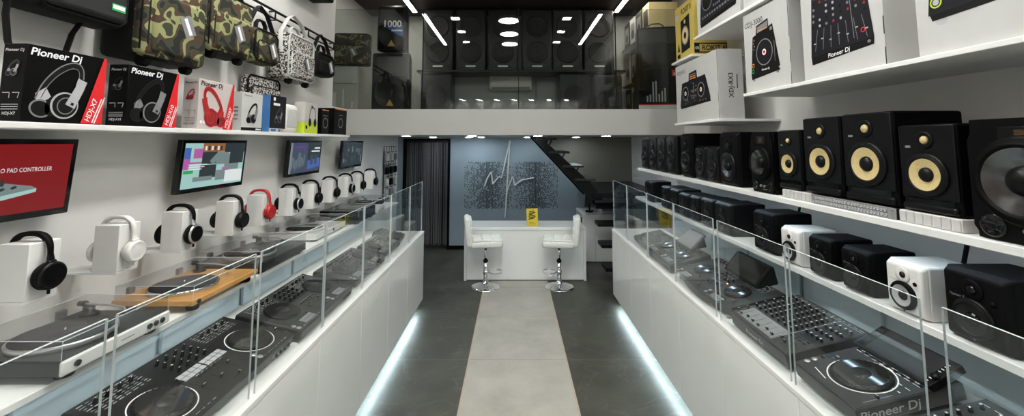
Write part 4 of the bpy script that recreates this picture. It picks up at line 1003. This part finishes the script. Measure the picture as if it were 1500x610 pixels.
def pad(label, y0, y1):
    t = thing('foam_pad', label, 'speaker pad', (1.742, (y0 + y1) / 2, 1.6445), -90, 0, 'foam pads under the monitors')
    w = y1 - y0; b = MB().rbox(-w / 2, w / 2, .003, .26, 0, .053, .003).build('pad', 'white_plastic', t)
    f = None
    for i in range(7):
        x = -w / 2 + w * (i + .08) / 7
        if f is None: f = MB().rbox(0, w * .84 / 7, -.002, .006, .005, .049, .002, 1).build('segment', 'card_white', t); f.location.x = x
        else: inst('segment', f, t, (x, 0, 0))
pad('white segmented foam pad under the smallest cream-coned monitor', 2.44, 2.69)
pad('white segmented foam pad next to the nearest silvery-coned monitor', 1.625, 1.885)
t = thing('patch_panel', 'grey rack patch panel with two rows of sockets under the pair of cream-coned monitors', 'patch panel', (1.74, 2.163, 1.6445), -90)
MB().rbox(-.262, .262, .004, .30, 0, .052, .002).build('chassis', 'dark_steel', t)
MB().rbox(-.266, .266, 0, .004, 0, .053, .001, 1).build('faceplate', 'grey', t)
s0 = None
for i in range(24):
    for z in (.016, .037):
        L = (-.225 + .0188 * i + (.006 if i > 11 else 0), 0, z)
        if s0 is None: s0 = MB().lathe([(.0075, 0), (.0075, .004), (.005, .005), (.0045, .001), (.0001, .001)], 14, FRONT()).build('socket', 'p_lgrey', t); s0.location = L
        else: inst('socket', s0, t, L)
for x in (-.25, .25):
    for z in (.012, .041): MB().cyl((x, 0, z), .005, .003, 10, axis='Y').build('screw', 'silver', t)
LG = 'small monitors on the lower right shelf'; Z = 1.2405
monitor('large black rounded monitor nearest the camera on the lower right shelf', 1.49, 1.715, Z, .268, .27, 'dj', 1.745, LG)
monitor('larger white monitor between two black ones on the lower right shelf', 1.79, 1.972, Z, .226, .24, 'djw', 1.745, LG)
monitor('small black monitor just left of the larger white monitor', 2.06, 2.235, Z, .218, .23, 'dj', 1.745, LG)
monitor('small black monitor between the farther white monitor and another black one', 2.30, 2.475, Z, .222, .23, 'dj', 1.745, LG)
monitor('slim white monitor farther along the lower right shelf', 2.545, 2.725, Z, .222, .22, 'djw', 1.745, LG)
monitor('black monitor standing left of the slim white monitor', 2.80, 3.03, Z, .275, .26, 'dj', 1.745, LG)
monitor('wide black monitor in the middle of the lower right shelf, beyond the gap', 3.345, 3.60, Z, .255, .28, 'plain', 1.745, LG)
for i, (a, c2, h, n) in enumerate(((3.64, 3.865, .25, 'sixth'), (3.905, 4.105, .24, 'fifth'), (4.14, 4.365, .235, 'fourth'), (4.40, 4.62, .25, 'third'), (4.66, 4.89, .25, 'second'), (5.23, 5.48, .255, 'first'))):
    monitor('dark monitor on the lower right shelf, %s from the far end' % n, a, c2, Z, h, .25, 'plain', 1.745, LG)
for y, nm in ((2.02, 'nearer'), (3.17, 'farther')):
    tag(MB().tube([(2.14, y, 1.2405), (2.15, y + .01, 1.35), (2.17, y - .01, 1.5), (2.18, y, 1.6)], .009, 8).build('power_cable', 'rubber'), 'black cable hanging behind the lower right monitors, ' + nm + ' one', 'cable')

# ------------------------------------------------------------------ cartons on the right
def carton(label, y0, y1, z, h, d, base='card_white', X=1.745, side_text=None, name='equipment_carton', vert=True, seam=True):
    w = y1 - y0
    t = thing(name, label, 'carton', (X, (y0 + y1) / 2, z), -90, 0, 'equipment cartons on the right wall')
    MB().rbox(-w / 2, w / 2, 0, d, 0, h, .0015, 1).build('box', base, t)
    S = RIGHT(w / 2 + .0006, d / 2, 0)
    if side_text:
        if vert:
            M = FR((w / 2 + .0006, d * .5, h * .30), (0, 0, 1), (0, -1, 0)); MB().text(M, side_text, d * .26 if d < .3 else .07, 0, -.02, 0, 'LEFT', 0, .012).ln(M, [(.08, -.055), (.2, -.055)], .008, 0, 1).build('side_lettering', 'p_black', t)
    if seam:
        b = MB(); b.rc(FRONT(0, -.0006), w / 2 - .006, w / 2 - .001, 0, h, 0, 1); b.build('flap_edge', 'p_black', t)
        MB().rc(FRONT(0, -.0006), w / 2 - .010, w / 2 - .001, h * .38, h * .52, 0, 2).rc(FRONT(0, -.0006), w / 2 - .010, w / 2 - .001, h * .14, h * .24, 0, 2).build('tape', 'card_white', t)
    return t, FRONT(0, -.0006), w
# player carton
t, F, w = carton('white carton with a picture of a black player with a big jog wheel', 2.54, 3.045, 2.3585, .59, .38)
MB().text(F, 'CDJ-3000', .055, -w * .46, .485, 0, 'LEFT', 0, .004).build('lettering', 'p_black', t)
b = MB()
b.pl(F, [(-.17, .09), (.15, .115), (.13, .14), (-.175, .125)], 0, 1).pl(F, [(-.175, .12), (.15, .14), (.09, .44), (-.14, .40)], 0, 2)
b.pl(F, [(-.10, .40), (.05, .41), (.045, .49), (-.09, .47)], 0, 3).pl(F, [(-.085, .415), (.04, .425), (.04, .475), (-.08, .458)], 1, 4)
b.rc(F, -.07, .03, .425, .432, 3, 5)
b.ring(F, -.01, .265, .085, .093, 1, 5, 40).el(F, -.01, .265, .08, .08, 4, 4).el(F, -.01, .265, .022, .022, 2, 6).el(F, -.01, .265, .012, .012, 5, 7)
for x, m in ((-.14, 5), (-.135, 6)): pass
b.el(F, -.145, .19, .014, .016, 3, 5).el(F, -.15, .15, .014, .016, 6, 5).el(F, -.145, .19, .009, .010, 0, 6).el(F, -.15, .15, .009, .010, 0, 6)
for k in range(4): b.rc(F, -.135 + .008 * (k % 2), -.125 + .008 * (k % 2), .30 + .022 * k, .312 + .022 * k, 3 if k % 2 else 1, 5)
b.el(F, .075, .41, .014, .014, 1, 5).rc(F, .1, .104, .18, .32, 1, 5)
b.el(F, -.145, .085, .014, .008, 1, 0).el(F, .12, .107, .014, .01, 1, 0)
b.build('picture', ['p_black', 'p_grey', 'p_white', 'p_or', 'p_navy', 'p_red', 'p_gr'], t)
MB().text(F, 'Pioneer Dj', .02, -.045, .138, 0, 'LEFT', .15, .01, 8).build('picture_lettering', 'p_white', t)
# mixer carton
t, F, w = carton('white carton with a picture of a black mixer, on the right shelf', 1.886, 2.428, 2.3585, .62, .38, side_text='DJM-V10')
b = MB(); b.pl(F, [(-.20, .085), (.21, .115), (.215, .155), (-.205, .135)], 0, 1).pl(F, [(-.205, .13), (.215, .15), (.165, .60), (-.17, .60)], 2, 2)
for i in range(7):
    x0 = -.17 + .058 * i; b.ln(F, [(x0, .16), (x0 * .85, .28)], .003, 1, 3)
    b.rc(F, x0 - .008, x0 + .008, .20 + .02 * (i % 2), .207 + .02 * (i % 2), 3, 4)
for j in range(9):
    for i in range(8):
        if random.random() < .9: b.el(F, (-.175 + .05 * i) * (1 - .018 * j), .30 + .034 * j, .008, .008, random.choice((1, 1, 4, 0, 5)), 4, 0, 10)
b.ln(F, [(.10, .17), (.08, .5)], .002, 3, 4); b.ring(F, .155, .20, .009, .013, 6, 4, 16); b.el(F, .14, .42, .022, .026, 1, 4); b.el(F, .185, .135, .01, .008, 1, 3)
b.build('picture', ['p_black', 'p_grey', 'p_navy', 'p_lgrey', 'p_lgrey', 'p_dred', 'p_red'], t)
MB().text(F @ Matrix.Rotation(R(3.5), 4, 'Z'), 'Pioneer Dj', .034, -.07, .108, 0, 'LEFT', .15, .01, 8).build('picture_lettering', 'p_white', t)
# nearest carton
t, F, w = carton('white carton with a close picture of a black player foot, nearest on the right shelf', 1.20, 1.735, 2.3585, .62, .38)
b = MB(); b.pl(F, [(-.20, .14), (.25, .165), (.26, .20), (-.21, .17)], 0, 1).pl(F, [(-.215, .165), (.26, .195), (.2, .60), (-.17, .60)], 2, 2)
b.el(F, -.165, .135, .025, .018, 1, 0); b.ring(F, -.175, .265, .018, .024, 3, 4, 24).ring(F, -.18, .215, .018, .024, 4, 4, 24).el(F, -.175, .265, .013, .013, 1, 4).el(F, -.18, .215, .013, .013, 1, 4)
b.ring(F, .02, .42, .14, .15, 1, 4, 48).el(F, .02, .42, .125, .125, 0, 4)
b.build('picture', ['p_black', 'p_lgrey', 'p_navy', 'p_or', 'p_green'], t)
MB().text(F @ Matrix.Rotation(R(3), 4, 'Z'), 'Pioneer Dj', .036, -.05, .19, 0, 'LEFT', .15, .01, 8).build('picture_lettering', 'p_white', t)
# two-deck system carton
t, F, w = carton('white carton with a picture of a black two-deck system, lowest beside the mezzanine beam', 3.455, 4.35, 2.196, .60, .215, X=1.742, side_text='XDJ-RX3')
MB().text(F, 'XDJ-RX3', .055, -w * .46, .50, 0, 'LEFT').build('lettering', 'p_black', t)
b = MB(); b.pl(F, [(-.33, .14), (.31, .165), (.30, .20), (-.34, .17)], 0, 1).pl(F, [(-.345, .165), (.31, .195), (.22, .42), (-.29, .40)], 2, 2).pl(F, [(-.13, .40), (.06, .41), (.05, .49), (-.12, .48)], 0, 3)
for k in range(3): b.rc(F, -.10, .03, .415 + .02 * k, .425 + .02 * k, 3 if k < 2 else 1, 4)
for x in (-.21, .13): b.ring(F, x, .29, .06, .07, 1, 4, 30).el(F, x, .29, .055, .055, 0, 4).el(F, x, .29, .022, .022, 4, 5).el(F, x, .29, .01, .01, 5, 6)
for i in range(26):
    x = random.choice((random.uniform(-.09, .03), random.uniform(-.3, .28))); z = random.uniform(.19, .38) if -.1 < x < .04 else random.uniform(.18, .215)
    b.rc(F, x, x + .014, z, z + .01, random.choice((1, 3, 6, 1)), 4)
for k in range(10): b.el(F, -.08 + .025 * (k % 5), .25 + .05 * (k // 5), .008, .008, 1, 5, 0, 10)
b.build('picture', ['p_black', 'p_grey', 'p_navy', 'p_or', 'p_white', 'p_red', 'p_gr'], t)
# yellow carton
t, F, w = carton('yellow carton with a picture of a monitor with cream cone, standing on the thin board', 3.92, 4.36, 2.8485, .58, .32, 'card_yellow', X=1.76, seam=False)
MB().text(F, 'ROKIT 8', .085, -w * .13, .475, 0, 'LEFT', 0, .012, 1.5, .75).build('lettering', 'p_black', t)
b = MB(); b.pl(F, [(-w * .18, .07), (w * .30, .09), (w * .30, .44), (-w * .18, .41)], 0, 1); b.el(F, w * .05, .24, .085, .10, 1, 2).el(F, w * .05, .24, .07, .085, 2, 3).el(F, w * .05, .24, .03, .036, 0, 4).el(F, w * .05, .385, .02, .022, 2, 3)
b.build('picture', ['p_black', 'p_grey', 'p_cream'], t)
b = MB(); b.pl(F, [(-w * .40, .10), (-w * .26, .10), (-w * .33, .20)], 0, 1).rc(F, -w * .42, -w * .24, .03, .07, 0, 1); b.build('symbols', 'p_black', t)
MB().rc(F, -w * .46, -w * .30, .44, .5, 0, 1).build('logo_patch', 'p_lgrey', t)
S = RIGHT(w / 2 + .0006, .16, 0)
MB().rc(S, -.16, .16, .015, .115, 0, 1).build('side_panel', 'p_black', t)
MB().rc(S, -.11, .15, .028, .102, 0, 2).build('side_label', 'card_yellow', t)
MB().text(S, 'ROKIT 8', .07, -.085, .042, 0, 'LEFT', 0, .018, 4, .9).build('side_lettering', 'p_black', t)
MB().text(S, 'KRK', .04, -.150, .05, 0, 'LEFT', 0, .01, 4, .5).build('logo_lettering', 'p_white', t)
# topmost cartons
t, F, w = carton('white carton picturing a navy controller on the topmost right shelf', 3.06, 3.80, 2.9905, .5, .4)
b = MB(); b.pl(F, [(-.30, .06), (.30, .09), (.31, .13), (-.31, .10)], 0, 1).pl(F, [(-.31, .10), (.31, .13), (.25, .45), (-.27, .45)], 1, 2)
for x in (-.17, .17): b.ring(F, x, .29, .09, .098, 2, 3).el(F, x, .29, .085, .085, 0, 3)
for k in range(12): b.el(F, -.05 + .033 * (k % 4), .2 + .06 * (k // 4), .01, .01, 2, 3, 0, 10)
for k in range(12): b.rc(F, -.27 + .045 * k, -.245 + .045 * k, .13 + .002 * k, .15 + .002 * k, 2, 3)
b.build('picture', ['p_black', 'p_navy', 'p_grey'], t)
t, F, w = carton('plain white carton at the near end of the topmost right shelf', 2.45, 3.03, 2.9905, .5, .4)
b = MB()
for k in range(4): b.ln(F, [(-.25, .05 + .03 * k), (-.25 + .1 * (k % 2 + 1), .055 + .03 * k)], .006, 0, 1)
b.build('print', 'p_lgrey', t)

# ------------------------------------------------------------------ mixing gear on the two counters
def mesh_only(mb, name, mats):
    o = mb.build(name, mats); me = o.data; bpy.data.objects.remove(o); return me
KNOB = mesh_only(MB().lathe([(.0095, 0), (.0085, .004), (.0072, .006), (.0066, .018), (.0055, .0195), (.0001, .0195)], 16).box(-.001, .001, .0, .0072, .0185, .0201, 1), 'knob', ['black_satin', 'p_white'])
KNOBS = mesh_only(MB().lathe([(.008, 0), (.008, .005), (.0062, .007), (.0058, .017), (.0001, .0178)], 14, mis=[0, 0, 0, 1, 1]), 'knob', ['black_satin', 'silver'])
FADER = mesh_only(MB().rbox(-.0075, .0075, -.005, .005, .002, .016, .002, 1).box(-.007, .007, -.0007, .0007, .0155, .0165, 1), 'fader_knob', ['black_satin', 'p_white'])
PADM = mesh_only(MB().rbox(-.0135, .0135, -.011, .011, 0, .004, .002, 2), 'performance_pad', 'p_lgrey')
PADD = mesh_only(MB().rbox(-.0135, .0135, -.011, .011, 0, .004, .002, 2), 'performance_pad', 'grey')
BTN = mesh_only(MB().rbox(-.009, .009, -.005, .005, 0, .003, .001, 1), 'button', 'black_gloss')
RBTN = mesh_only(MB().lathe([(.013, 0), (.013, .004), (.011, .0055), (.0001, .0055)], 20, mis=[0, 1, 1]), 'round_button', ['p_grey', 'silver'])
def gear(label, side, y0, y1, fx, h, d, cat='controller', name='dj_controller', taper=0, curve=0, body='char', top='char', feet=True, lift=.012):
    s = -1 if side == 'left' else 1
    d0 = 1.165 if s < 0 else 1.315
    w = y1 - y0; z = .904 + (fx - d0) * math.tan(R(TILT)) + .001
    t = thing(name, label, cat, (s * fx, (y0 + y1) / 2, max(z, .906)), -90 * s, TILT)
    zl = lift
    if curve:
        n = 14; P = [(-w / 2, d)] + [(-w / 2 + w * i / n, curve * (1 - math.sin(math.pi * i / n)) ) for i in range(n + 1)] + [(w / 2, d)]
        MB().prism(P, zl, h, 0).build('body', body, t)
    else:
        MB().rbox(-w / 2, w / 2, 0, d, zl, h, .006, 2, edit=lambda c: (c.x, c.y + (taper if (c.y < d / 2 and c.z < h / 2) else 0), c.z)).build('body', body, t)
    f = None
    for x in (-w / 2 + .05, w / 2 - .05):
        for y in (.05, d - .05):
            if f is None: f = MB().cyl((0, 0, 0), .022, lift + .001, 20).build('foot', 'grey', t); f.location = (x, y, 0)
            else: inst('foot', f, t, (x, y, 0))
    MB().rbox(-w / 2 + .004, w / 2 - .004, .004 + curve, d - .004, h - .001, h + .0015, .001, 1).build('top_plate', top, t)
    return t, w, h + .0015
def jog(t, x, y, z, r, white=True, top='jog'):
    M = Matrix.Translation((x, y, z))
    o = MB().lathe([(r, 0), (r, .005), (r * .97, .009), (r * .88, .011)], 56, M)
    for k in range(28):                                   # finger dimples
        a = 2 * math.pi * k / 28
        o.lathe([(r * .035, .0), (r * .03, .0025), (.0001, .003)], 8, M @ Matrix.Translation((r * .925 * math.cos(a), r * .925 * math.sin(a), .0095)))
    o = o.build('jog_wheel', 'black_satin', t)
    MB().lathe([(r * .885, .010), (r * .88, .0125), (r * .86, .0125), (r * .36, .0125), (.0001, .0125)], 56, M).build('jog_top', top, o)
    MB().lathe([(r * .35, .0126), (r * .345, .0132), (.0001, .0132)], 36, M).build('jog_display', 'screen_dark', o)
    if white: MB().ring(M @ TOP(), 0, 0, r * 1.055, r * 1.10, 0, 2, 64).build('ring_print', 'p_white', t)
def prints(t, z, rows, mi='p_lgrey'):           # rows of little printed words: (x0, x1, y, n)
    b = MB(); M = TOP(0, 0, z)
    for x0, x1, y, n in rows:
        for i in range(n):
            a = x0 + (x1 - x0) * (i + random.uniform(.05, .25)) / n; c = x0 + (x1 - x0) * (i + random.uniform(.55, .9)) / n
            b.rc(M, a, c, y, y + random.choice((.0025, .004)), 0, 1)
    b.build('panel_print', mi, t)
def grid(t, nm, me, xs, ys, z, rot=False):
    for y in ys:
        for x in xs: inst(nm, me, t, (x, y, z), (0, 0, random.uniform(-2.2, 2.2) if rot else 0))
def fader(t, x, y0, y1, z, pos=.5, across=False, m='p_black'):
    if across:
        MB().rc(TOP(0, 0, z), y0, y1, x - .002, x + .002, 0, 1).build('fader_slot', m, t); inst('fader_knob', FADER, t, (y0 + (y1 - y0) * pos, x, z), (0, 0, R(90)))
    else:
        MB().rc(TOP(0, 0, z), x - .002, x + .002, y0, y1, 0, 1).build('fader_slot', m, t); inst('fader_knob', FADER, t, (x, y0 + (y1 - y0) * pos, z))
LR = lambda a, b, n: [a + (b - a) * i / (n - 1) for i in range(n)]
def two_deck(label, side, y0, y1, fx, h, d, jr, jx, jy, white=True, pads=PADM, face=None, mixer_w=.17, rows=4, top='char', jt='jog', padpos='mixer', screen=False, knobs=KNOB, curve=0, bars=True):
    t, w, z = gear(label, side, y0, y1, fx, h, d, top=top, curve=curve)
    for x in (-jx, jx): jog(t, x, jy, z, jr, white, jt)
    grid(t, 'knob', knobs, LR(-mixer_w * .42, mixer_w * .42, 4 if rows > 3 else 5), LR(d - .05, d - .05 - .033 * (rows - 1), rows), z, True)
    for x in (-jx, jx):
        prints(t, z, [(x - jr * 1.15, x + jr * 1.1, d - .022 - .013 * k, 8) for k in range(7)])
        grid(t, 'knob', knobs, LR(x - jr * .7, x + jr * .7, 4), [d - .045], z, True)
    if padpos == 'mixer':
        for g in (-1, 1): grid(t, 'performance_pad', pads, [g * .063 + .030 * (k - 1.5) for k in range(4)], [jy + .035, jy + .060], z)
        for x in (-.045, .045): fader(t, x, .07, .14, z, .5 + random.uniform(-.3, .3))
    else:
        for x in (-jx, jx): grid(t, 'performance_pad', pads, [x + .029 * (k - 1.5) for k in range(4)], [.035, .060], z)
        for x in LR(-.05, .05, 4): fader(t, x, .09, .16, z, random.uniform(.2, .8))
    fader(t, .035, -.04, .04, z, .5, True)
    for x in (-jx, jx):
        inst('round_button', RBTN, t, (x - jr - .012 if padpos == 'mixer' else x - jr - .03, .06, z)); inst('round_button', RBTN, t, (x - jr - .012 if padpos == 'mixer' else x - jr - .03, .03, z))
        xf = min(x + jr + .03, w / 2 - .02); fader(t, xf, .04, .16, z, .5)
    grid(t, 'button', BTN, LR(-.07, .07, 6), [.16], z)
    for x in (-jx, jx):
        grid(t, 'button', BTN, LR(x - jr * .9, x + jr * .9, 5), [d - .068], z)
        if padpos == 'mixer': grid(t, 'button', BTN, [x + jr + .025], [.19, .215], z)
        else: grid(t, 'button', BTN, LR(x - .045, x + .045, 4), [.078], z)
    prints(t, z, [(-.08, .08, .17, 6), (-jx - jr, -jx + jr, .018, 7), (jx - jr, jx + jr, .018, 7)])
    b = MB()
    if face == 'near':
        b.text((LEFT if side == 'left' else RIGHT)((-1 if side == 'left' else 1) * (w / 2 + .0004), d * .33, h * .42), 'Pioneer Dj', .026, 0, 0, 0, 'CENTER', .15, .012)
    else:
        b.text(FRONT(w * .32, -.0004, h * .38), 'Pioneer Dj', .022, 0, 0, 0, 'CENTER', .15, .012)
    b.build('lettering', 'p_lgrey', t)
    for x in LR(w * .30, w * .44, 4): MB().cyl((x, 0.002 + curve * .0, h * .45), .008, .010, 14, axis='Y').build('front_knob', 'black_satin', t) if not curve else None
    return t, w, z
two_deck('wide black controller with white pads and white jog rings, nearest on left counter', 'left', 1.50, 2.30, 1.19, .062, .40, .10, .255, .155, True, face=None, top='ink_plate')
t, w, z = two_deck('black two-deck controller with lettering on its near end, second on the left counter', 'left', 2.33, 3.04, 1.165, .066, .38, .098, .21, .20, False, PADD, 'near', rows=4, jt='black_satin', padpos='front')
two_deck('slim dark two-deck controller, third on the left counter', 'left', 3.14, 3.85, 1.18, .055, .33, .085, .2, .17, False, PADD, None, rows=3, top='dark_steel', padpos='front')
two_deck('small dark two-deck controller, fourth on the left counter', 'left', 3.93, 4.42, 1.20, .05, .28, .07, .14, .15, False, PADD, None, mixer_w=.1, rows=2, top='dark_steel', padpos='front')
# gear at the far end of the left counter
t, w, z = gear('black small mixer with upright rear panel at the far end of the left counter', 'left', 4.46, 4.68, 1.22, .06, .30, 'mixer', 'mixer', lift=.01)
grid(t, 'knob', KNOBS, LR(-.08, .08, 5), LR(.12, .26, 4), z, True)
for x in LR(-.07, .07, 4): fader(t, x, .02, .08, z, random.random())

# right counter: nearest first
t, w, z = gear('black mixer with a thin upright antenna, nearest on the right counter', 'right', .95, 1.57, 1.34, .075, .40, 'mixer', 'mixer')
grid(t, 'knob', KNOBS, LR(-.27, .27, 10), LR(.17, .34, 5), z, True)
for x in LR(-.24, .24, 8): fader(t, x, .04, .12, z, random.uniform(.2, .9), m='p_lgrey')
prints(t, z, [(-.29, .29, .135, 16), (-.29, .29, .36, 16)])
MB().ln(TOP(0, 0, z), [(-.28, .15), (.28, .15)], .003, 0, 1).build('divider_print', 'p_lgrey', t)
MB().tube([(-.12, .385, z - .01), (-.135, .39, z + .1)], .006, 8).build('antenna', 'black', t)

# player
t, w, z = gear('large black player with tilted screen and white-ringed wheel, second on right counter', 'right', 1.645, 1.99, 1.315, .082, .43, 'player', 'dj_player', lift=.02)
jog(t, .012, .165, z, .108, True)
MB().ln(TOP(0, 0, z), [(-.1, .05), (-.02, .035)], .004, 0, 1).build('slip_print', 'p_white', t)
for y in (.05, .085): inst('round_button', RBTN, t, (-.148, y, z))
for y in (.125, .15): inst('button', BTN, t, (-.15, y, z)); inst('button', BTN, t, (-.128, y + .03, z))
fader(t, .150, .05, .17, z, .5, m='p_grey')
MB().ring(TOP(.150, .11, z), 0, 0, .0, .001, 0, 1, 6).build('marker', 'p_white', t)
prints(t, z, [(-.15, .15, .283, 8), (-.15, .15, .297, 6), (.07, .16, .2, 3), (.09, .16, .24, 2)], 'p_white')
grid(t, 'button', BTN, LR(-.14, .14, 9), [.292], z)
M = Matrix.Translation((0, .305, z - .005)) @ Matrix.Rotation(R(17), 4, 'X')
MB().rbox(-w / 2, w / 2, 0, .155, -.01, .022, .004, 2, M=M).build('screen_housing', 'black', t)
MB().rbox(-w * .36, w * .40, .012, .148, .022, .0235, .001, 1, M=M).build('screen', 'screen_dark', t)
b = MB()
for k in range(5): b.rbox(-w * .47, -w * .39, .015 + .026 * k, .033 + .026 * k, .021, .026, .001, 1, M=M)
b.build('source_buttons', 'black_gloss', t)
b = MB()
for k in range(8): b.rc(M @ TOP(0, 0, .0222), w * .41, w * .44, .02 + .015 * k, .023 + .015 * k, 0, 1)
b.build('panel_print', 'p_white', t)
MB().lathe([(.014, 0), (.013, .012), (.0001, .0125)], 20, M @ Matrix.Translation((w * .455, .05, .022))).build('rotary_knob', 'black_satin', t)
MB().text(RIGHT(w / 2 + .0005, .13, .038), 'Pioneer Dj', .044, 0, 0, 0, 'CENTER', .15, .012, 1.5, 1.25).build('lettering', 'p_lgrey', t)

# big mixer
t, w, z = gear('large black mixer with many knobs and front lettering, third on the right counter', 'right', 2.045, 2.55, 1.315, .085, .43, 'mixer', 'mixer', lift=.012)
MB().rc(TOP(-.035, 0, z), -.185, .135, .025, .135, 0, 1).build('fader_sheen', 'grey', t)  # paler grey patch paints the light reflected off the fader area
for i, x in enumerate(LR(-.19, .08, 6)):
    fader(t, x, .03, .12, z, (.1, .2, .15, .12, .3, .2)[i])
    for k in range(9): inst('knob', KNOBS, t, (x, .155 + .0275 * k, z), (0, 0, random.uniform(-2, 2)))
for x in (.13, .165, .2): fader(t, x, .03, .10, z, random.uniform(.2, .8))
grid(t, 'knob', KNOBS, (.13, .165, .2, .228), (.20, .25, .30, .35), z, True)
grid(t, 'knob', KNOBS, (-.232,), LR(.05, .38, 7), z, True)
grid(t, 'button', BTN, (.12, .15, .18, .21), (.125, .145), z)
MB().rc(TOP(.175, 0, z), -.045, .045, .155, .185, 0, 1).build('effect_display', 'screen_dark', t)
b = MB().ln(TOP(0, 0, z), [(.105, .02), (.105, .40)], .003, 0, 1).ln(TOP(0, 0, z), [(-.24, .395), (.24, .395)], .002, 0, 1)
b.build('divider_print', 'p_lgrey', t)
prints(t, z, [(-.24, .24, .405, 14)])
MB().text(FRONT(-.02, -.0005, .03), 'Pioneer Dj', .036, 0, 0, 0, 'CENTER', .15, .012).build('lettering', 'p_lgrey', t)

# curved all-in-one with raised screen
t, w, z = two_deck('black curved-front mixing console with raised dark screen on the right counter', 'right', 2.60, 3.42, 1.30, .07, .40, .085, .235, .19, False, PADD, None, rows=5, padpos='front', curve=.05, knobs=KNOB)
M = Matrix.Translation((.06, .31, z)) @ Matrix.Rotation(R(38), 4, 'X')
MB().rbox(-.20, .20, 0, .17, 0, .02, .006, 2, M=M).build('screen_housing', 'black', t)
MB().rbox(-.18, .18, .015, .16, .02, .0215, .001, 1, M=M).build('screen', 'black_gloss', t)
MB().prism([(0, 0), (.14, 0), (.14, .11)], -.2, .2, 0, FR((.06, .31, z), (0, 1, 0), (0, 0, 1))).build('screen_support', 'black', t)
MB().lathe([(.006, 0), (.005, .004), (.0001, .0045)], 12, Matrix.Translation((.085, .20, z))).build('indicator', 'amber', t)
# tablet-topped system
t, w, z = two_deck('black mixing console carrying a grey tablet screen, fifth on the right counter', 'right', 3.50, 4.10, 1.31, .075, .36, .08, .17, .18, False, PADD, 'near', rows=4, padpos='front', top='dark_steel')
M = Matrix.Translation((-.02, .27, z)) @ Matrix.Rotation(R(32), 4, 'X')
t2 = MB().rbox(-.16, .16, 0, .19, 0, .02, .006, 2, M=M).build('screen_housing', 'dark_steel', t)
MB().rbox(-.14, .14, .015, .175, .02, .0215, .001, 1, M=M).build('screen', 'p_grey', t)
MB().prism([(0, 0), (.15, 0), (.15, .105)], -.12, .12, 0, FR((-.02, .27, z), (0, 1, 0), (0, 0, 1))).build('screen_support', 'black', t)
# far pieces
t, w, z = gear('dark grey controller with pale channel strips, sixth on the right counter', 'right', 4.18, 4.62, 1.34, .06, .30, top='dark_steel')
for x in (-.13, .13): jog(t, x, .12, z, .07, False, 'black_satin')
grid(t, 'knob', KNOBS, LR(-.03, .03, 3), LR(.12, .26, 5), z, True)
for x in LR(-.03, .03, 3): fader(t, x, .02, .08, z, random.random(), m='p_lgrey')
